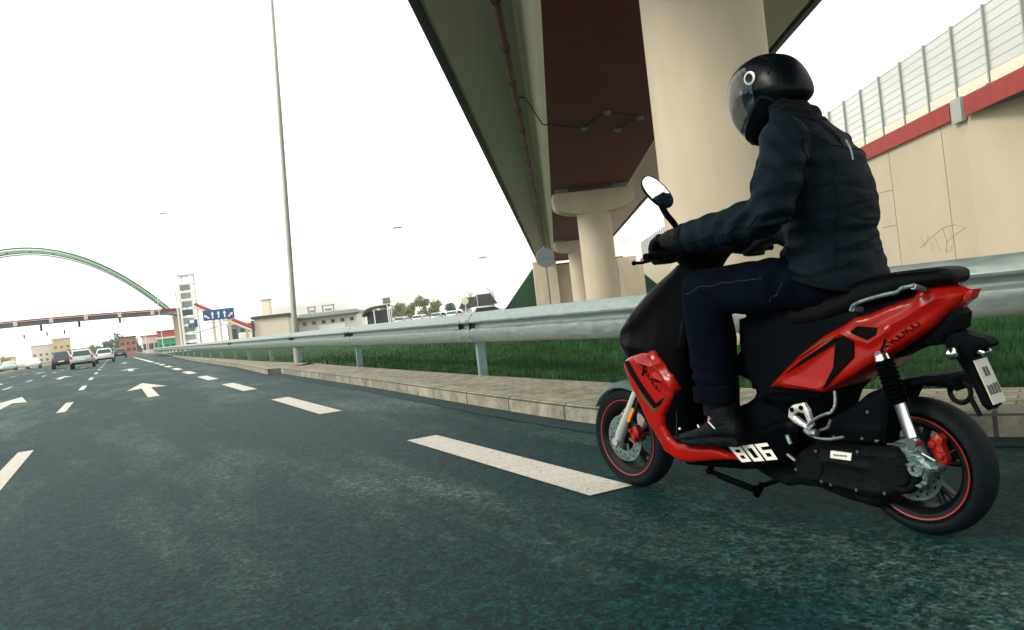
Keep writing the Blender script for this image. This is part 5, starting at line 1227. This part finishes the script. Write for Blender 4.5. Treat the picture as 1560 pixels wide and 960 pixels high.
def seam(o, pts, r, m, name, off=.0015, n=10, gap=None):
    """thin seam laid on the surface of o through the given points"""
    P = smoothpts(pts, n); Q = []
    for p in P:
        ok, loc, nor, idx = o.closest_point_on_mesh(p)
        Q.append(loc+nor*off if ok else p)
    b_ = BM()
    if gap:
        for i in range(0, len(Q)-1): tube(b_, [Q[i], Q[i].lerp(Q[i+1], gap)], r, 4)
    else: tube(b_, Q, r, 5)
    return obj(name, b_, m, o, smooth=None if gap else True)
bpy.context.view_layer.update()
seam(jk, [(.33, .17, 1.45), (.27, .20, 1.46), (.20, .20, 1.42), (.165, .20, 1.33), (.19, .21, 1.24), (.24, .22, 1.19)], .0022, 'jacket_dark', 'armhole_seam')
seam(jk, [(.10, -.12, 1.36), (.11, 0, 1.36), (.12, .10, 1.37), (.16, .18, 1.37)], .0018, 'jacket_dark', 'yoke_seam')
seam(jk, [(.09, .13, 1.30), (.08, .15, 1.15), (.10, .17, 1.0), (.11, .18, .90)], .0018, 'jacket_dark', 'side_seam')
seam(jk, [(.33, .24, .96), (.30, .25, 1.01), (.27, .25, 1.06)], .0030, 'jacket_dark', 'pocket_zip')
seam(jk, [(.24, .42, 1.10), (.33, .42, 1.06), (.45, .40, 1.05), (.58, .38, 1.05)], .0018, 'jacket_dark', 'sleeve_seam')
seam(jk, [(.30, .30, 1.30), (.31, .36, 1.25), (.33, .38, 1.19)], .0016, 'jacket_dark', 'arm_seam')
# jeans
def jfold(c, n):
    x, y, z = c; wv = noise.noise(Vector((x*5, y*5, z*5)))
    k = math.exp(-(((x-.60)/.10)**2+((z-.80)/.12)**2)); d = k*.007*math.sin((x-z)*60+wv*4)
    k2 = math.exp(-((z-.54)/.07)**2)*(1 if x > .5 else 0); d += k2*.005*math.sin(z*110+wv*5)
    k3 = math.exp(-(((x-.33)/.09)**2)); d += k3*.006*math.sin(x*85+z*25+wv*3)
    return d+.004*noise.noise(Vector((x*14, y*14, z*9)))
bm = BM(); ball(bm, (.22, 0, .89), .12, (1.0, 1.12, .55), sub=3)
for s in (1, -1):
    k_ = Vector(KN[s]); h_ = Vector(HP[s]); a_ = Vector(AK[s])
    limb(bm, [tuple(h_+Vector((0, 0, -.02))), tuple((h_+k_)/2+Vector((-.02, .02*s, -.012))), tuple(k_+Vector((-.005, 0, -.01)))], [.098, .098, .088], 24)
    limb(bm, [tuple(k_), (.685, k_.y, .68), (.683, a_.y, .50)], [.088, .082, .073], 24)
jn = remeshed('jeans', bm, .0095, 'jeans', person, 4, jfold)
for s in (1, -1):
    bm = BM(); lathe(bm, [(.070, .0), (.082, .002), (.084, .03), (.083, .058), (.072, .062)], 'Z', (.683, AK[s][1], .452), 32, closed=True); obj('rolled_cuff', bm, 'jeans', jn, smooth=True)
bpy.context.view_layer.update()
seam(jn, [(.70, .30, .87), (.60, .30, .90), (.48, .30, .905), (.36, .28, .91)], .0015, 'stitch', 'side_stitch', .001, 14, .6)
seam(jn, [(.30, .24, .88), (.33, .24, .84), (.35, .24, .80)], .0014, 'stitch', 'pocket_stitch', .001, 10, .6)
# socks + shoes
for s in (1, -1):
    y = AK[s][1]; dx = 0 if s > 0 else .012
    bm = BM(); tube(bm, [(.683+dx, y, .47), (.685+dx, y, .40)], [.050, .052], 16); obj('sock', bm, 'jacket_dark', person, smooth=True)
    S = [((.572, .345), .018, .030), ((.583, .352), .036, .055), ((.62, .366), .043, .072), ((.67, .368), .046, .078), ((.71, .352), .047, .062), ((.76, .334), .049, .046), ((.81, .322), .050, .036), ((.855, .314), .046, .030), ((.885, .307), .032, .022), ((.893, .304), .014, .014)]
    bm = BM(); loft(bm, [((x+dx, y, z-.010), (0, 0, hz*.62), (0, wy, 0)) for (x, z), wy, hz in S], 24, power=.8); tube(bm, [(.645+dx, y, .37), (.662+dx, y, .425)], [.050, .054], 20)
    sh_ = remeshed('shoe', bm, .0055, 'shoe', person, 2, lambda c, n: .002*noise.noise(c*30))
    bm = BM(); out = [(.567, .318), (.57, .288), (.70, .282), (.80, .276), (.87, .283), (.897, .300), (.893, .312), (.80, .304), (.68, .318), (.60, .322)]
    slab(bm, [(x+dx, z) for x, z in out], y+.052, y-.052, rnd=.008, step=.014); obj('sole', bm, 'black_rough', sh_, smooth=True)
    bm = BM()
    if s > 0:
        tube(bm, [(.662, y+.049, .352), (.692, y+.048, .378)], .0028, 6); b3 = BM(); ball(b3, (.862, y+.030, .338), .0055); obj('toe_rivet', b3, 'white_decal', sh_); b3 = BM(); tube(b3, [(.742, y+.047, .352), (.752, y+.044, .362)], .003, 6); obj('lace_tip', b3, 'white_decal', sh_)
    else: tube(bm, [(.662, y-.049, .352), (.692, y-.048, .378)], .0028, 6)
    obj('shoe_mark', bm, 'white_decal', sh_)
    bm = BM()
    for k in range(5):
        x = .70+k*.022+dx; z = .392-k*.0135; tube(bm, [(x, y-.03, z-.012), (x, y, z+.004), (x, y+.03, z-.012)], .003, 5)
    obj('laces', bm, 'jacket_dark', sh_)
# gloves: palm, four fingers round the grip and a thumb
for s in (1, -1):
    bm = BM(); w_ = Vector(WR[s]); P0 = w_+Vector((.0, 0, .0)); py = .278*s
    loft(bm, [(w_+Vector((-.03, 0, 0)), Vector((0, 0, .047)), Vector((0, .047, 0))), (w_+Vector((.0, 0, 0)), Vector((0, 0, .050)), Vector((0, .050, 0))), (w_+Vector((.035, -.008*s, -.001)), Vector((0, 0, .047)), Vector((0, .052, 0))), (w_+Vector((.075, -.016*s, .0)), Vector((.004, 0, .045)), Vector((0, .055, 0))), (w_+Vector((.112, -.020*s, -.002)), Vector((.008, 0, .036)), Vector((0, .052, 0)))], 20, power=.85)
    for k, (dy, L) in enumerate(((.036, .92), (.012, 1.06), (-.012, 1.0), (-.034, .82))):
        yy = py-dy*s
        limb(bm, [(.745, yy, 1.080), (.775, yy, 1.092), (.778+.042*L, yy-.002*s, 1.074), (.785+.045*L, yy-.002*s, 1.030), (.795+.015*L, yy, 1.008), (.785, yy, 1.006)], [.0165, .0160, .0150, .0140, .0130, .0115], 10, 4)
        ball(bm, (.772, yy, 1.094), .0185, sub=2)
    limb(bm, [(.69, py-.040*s, 1.058), (.735, py-.062*s, 1.040), (.775, py-.066*s, 1.016), (.80, py-.062*s, 1.008)], [.019, .0165, .014, .012], 10, 4)
    gl = remeshed('glove', bm, .0042, 'glove', person, 2, lambda c, n: .0012*noise.noise(c*60))
    bm = BM(); c = Vector((.698, py+.046*s, 1.066)); lathe(bm, [(.0145, 0), (.019, 0), (.0195, s*.004), (.0145, s*.005)], 'Y', c, 24, closed=True)
    for a in (60, 90, 120): box(bm, c+Vector((.024*math.cos(R(a)), .003*s, .024*math.sin(R(a)))), (.006, .003, .005))
    obj('glove_badge', bm, 'silver', gl, smooth=True)
    bm = BM(); box(bm, (.765, py, 1.092), (.03, .09, .010), bev=.004); obj('knuckle_guard', bm, 'black_gloss', gl)
# helmet
HC = (.436, 1.572)
HO = [(.379, 1.716), (.43, 1.728), (.48, 1.727), (.562, 1.695), (.603, 1.629), (.612, 1.541), (.592, 1.475), (.558, 1.428), (.520, 1.380), (.480, 1.388), (.428, 1.440), (.34, 1.485), (.261, 1.520), (.256, 1.566), (.284, 1.640), (.325, 1.692)]
HO = roundpoly(HO, 2)
def hrad(th):
    dx, dz = math.cos(th), math.sin(th); best = .15
    n = len(HO)
    for i in range(n):
        ax_, az_ = HO[i][0]-HC[0], HO[i][1]-HC[1]; bx, bz = HO[(i+1) % n][0]-HC[0], HO[(i+1) % n][1]-HC[1]; ex, ez = bx-ax_, bz-az_; den = dx*ez-dz*ex
        if abs(den) < 1e-9: continue
        t_ = (ax_*ez-az_*ex)/den; u_ = (ax_*dz-az_*dx)/den
        if t_ > 0 and -1e-6 <= u_ <= 1+1e-6: best = t_
    return best*.945
HR = [hrad(2*math.pi*k/144) for k in range(144)]
def hpt(th, ph, off=0.):
    k = (th/(2*math.pi)*144) % 144; i = int(k); r = HR[i % 144]*(1-k+i)+HR[(i+1) % 144]*(k-i)+off
    cp = math.cos(ph); sp_ = math.sin(ph); c = abs(cp)**.82
    low = 1-.12*max(0, -math.sin(th))
    return Vector((HC[0]+r*c*math.cos(th), (.113+off)*low*math.copysign(abs(sp_)**.95, sp_), HC[1]+r*c*math.sin(th)))
vis = [(.452, 1.672), (.52, 1.725), (.64, 1.72), (.66, 1.50), (.60, 1.40), (.548, 1.413), (.515, 1.432), (.475, 1.470), (.435, 1.515), (.425, 1.57), (.415, 1.61)]
port = [(.478, 1.655), (.52, 1.700), (.64, 1.70), (.66, 1.52), (.60, 1.45), (.545, 1.455), (.510, 1.470), (.465, 1.505), (.45, 1.55), (.45, 1.60)]
bm = BM(); NT, NP = 108, 54; grid = {}
def hgrid(bm, off, keep):
    g = {}
    def vert(i, j):
        i %= NT
        if j in (0, NP): i = 0
        if (i, j) not in g: g[(i, j)] = bm.verts.new(hpt(2*math.pi*i/NT, -math.pi/2+math.pi*j/NP, off))
        return g[(i, j)]
    for i in range(NT):
        for j in range(NP):
            c = hpt(2*math.pi*(i+.5)/NT, -math.pi/2+math.pi*(j+.5)/NP)
            if not keep(c): continue
            vv = []
            for q in ((i, j), (i+1, j), (i+1, j+1), (i, j+1)):
                v = vert(*q)
                if v not in vv: vv.append(v)
            if len(vv) > 2: bm.faces.new(vv)
def neckcut(c): return False
hgrid(bm, 0, lambda c: not inpoly((c.x, c.z), port) and not neckcut(c))
bmesh.ops.solidify(bm, geom=bm.faces[:], thickness=.006)
hm = obj('helmet', bm, 'helmet', person, smooth='all')
bm = BM(); hgrid(bm, -.016, lambda c: not inpoly((c.x, c.z), [(p[0]-.008, p[1]) for p in port]) and not neckcut(c)); obj('liner', bm, 'liner', hm, smooth='all')
bm = BM(); hgrid(bm, .0035, lambda c: inpoly((c.x, c.z), vis)); bmesh.ops.solidify(bm, geom=bm.faces[:], thickness=.002); obj('visor', bm, 'visor', hm, smooth='all')
for s in (1, -1):
    bm = BM(); yq = .110
    lathe(bm, [(.0165, 0), (.024, 0), (.0245, s*.006), (.017, s*.008)], 'Y', (.428, s*yq, 1.622), 32, closed=True); obj('visor_ring', bm, 'silver', hm, smooth=True)
    bm = BM(); lathe(bm, [(0, s*.004), (.0165, s*.004), (.0165, 0)], 'Y', (.428, s*yq, 1.622), 24); box(bm, (.428, s*(yq+.005), 1.622), (.006, .004, .028), Matrix.Rotation(R(25), 3, 'Y')); obj('visor_pivot', bm, 'helmet', hm, smooth=True)
# seams and rear spoiler on the shell
def hline(pts, r, off=.002):
    out = []
    for th, ph in pts: out.append(hpt(R(th), R(ph), off))
    bm = BM(); tube(bm, smoothpts(out, 6), r, 6); return bm
obj('shell_seam', hline([(100, 30), (130, 42), (165, 50), (200, 50)], .0022), 'jacket_dark', hm, smooth=True)
obj('shell_seam', hline([(115, 10), (128, 30), (150, 60)], .0022), 'jacket_dark', hm, smooth=True)
obj('neck_rim', hline([(212, -70), (214, -40), (214, 0), (214, 40), (212, 70), (250, 72), (285, 66), (297, 40), (300, 0)], .008, .0), 'jacket_dark', hm, smooth=True)

# ================================================================== HAZE
def haze():
    bm = BM(); box(bm, (-120, 250, 55), (700, 800, 115)); me = bpy.data.meshes.new('haze'); bm.to_mesh(me); bm.free()
    m = bpy.data.materials.new('haze_air'); m.use_nodes = True; nt = m.node_tree; nt.nodes.clear()
    o_ = nt.nodes.new('ShaderNodeOutputMaterial'); v = nt.nodes.new('ShaderNodeVolumePrincipled'); v.inputs['Color'].default_value = (.93, .96, .95, 1); v.inputs['Density'].default_value = .0005
    nt.links.new(v.outputs[0], o_.inputs['Volume']); me.materials.append(m)
    o = bpy.data.objects.new('haze', me); COL.objects.link(o); tag(o, 'thin pale haze over the far end of the road', 'haze', kind='stuff')
haze()
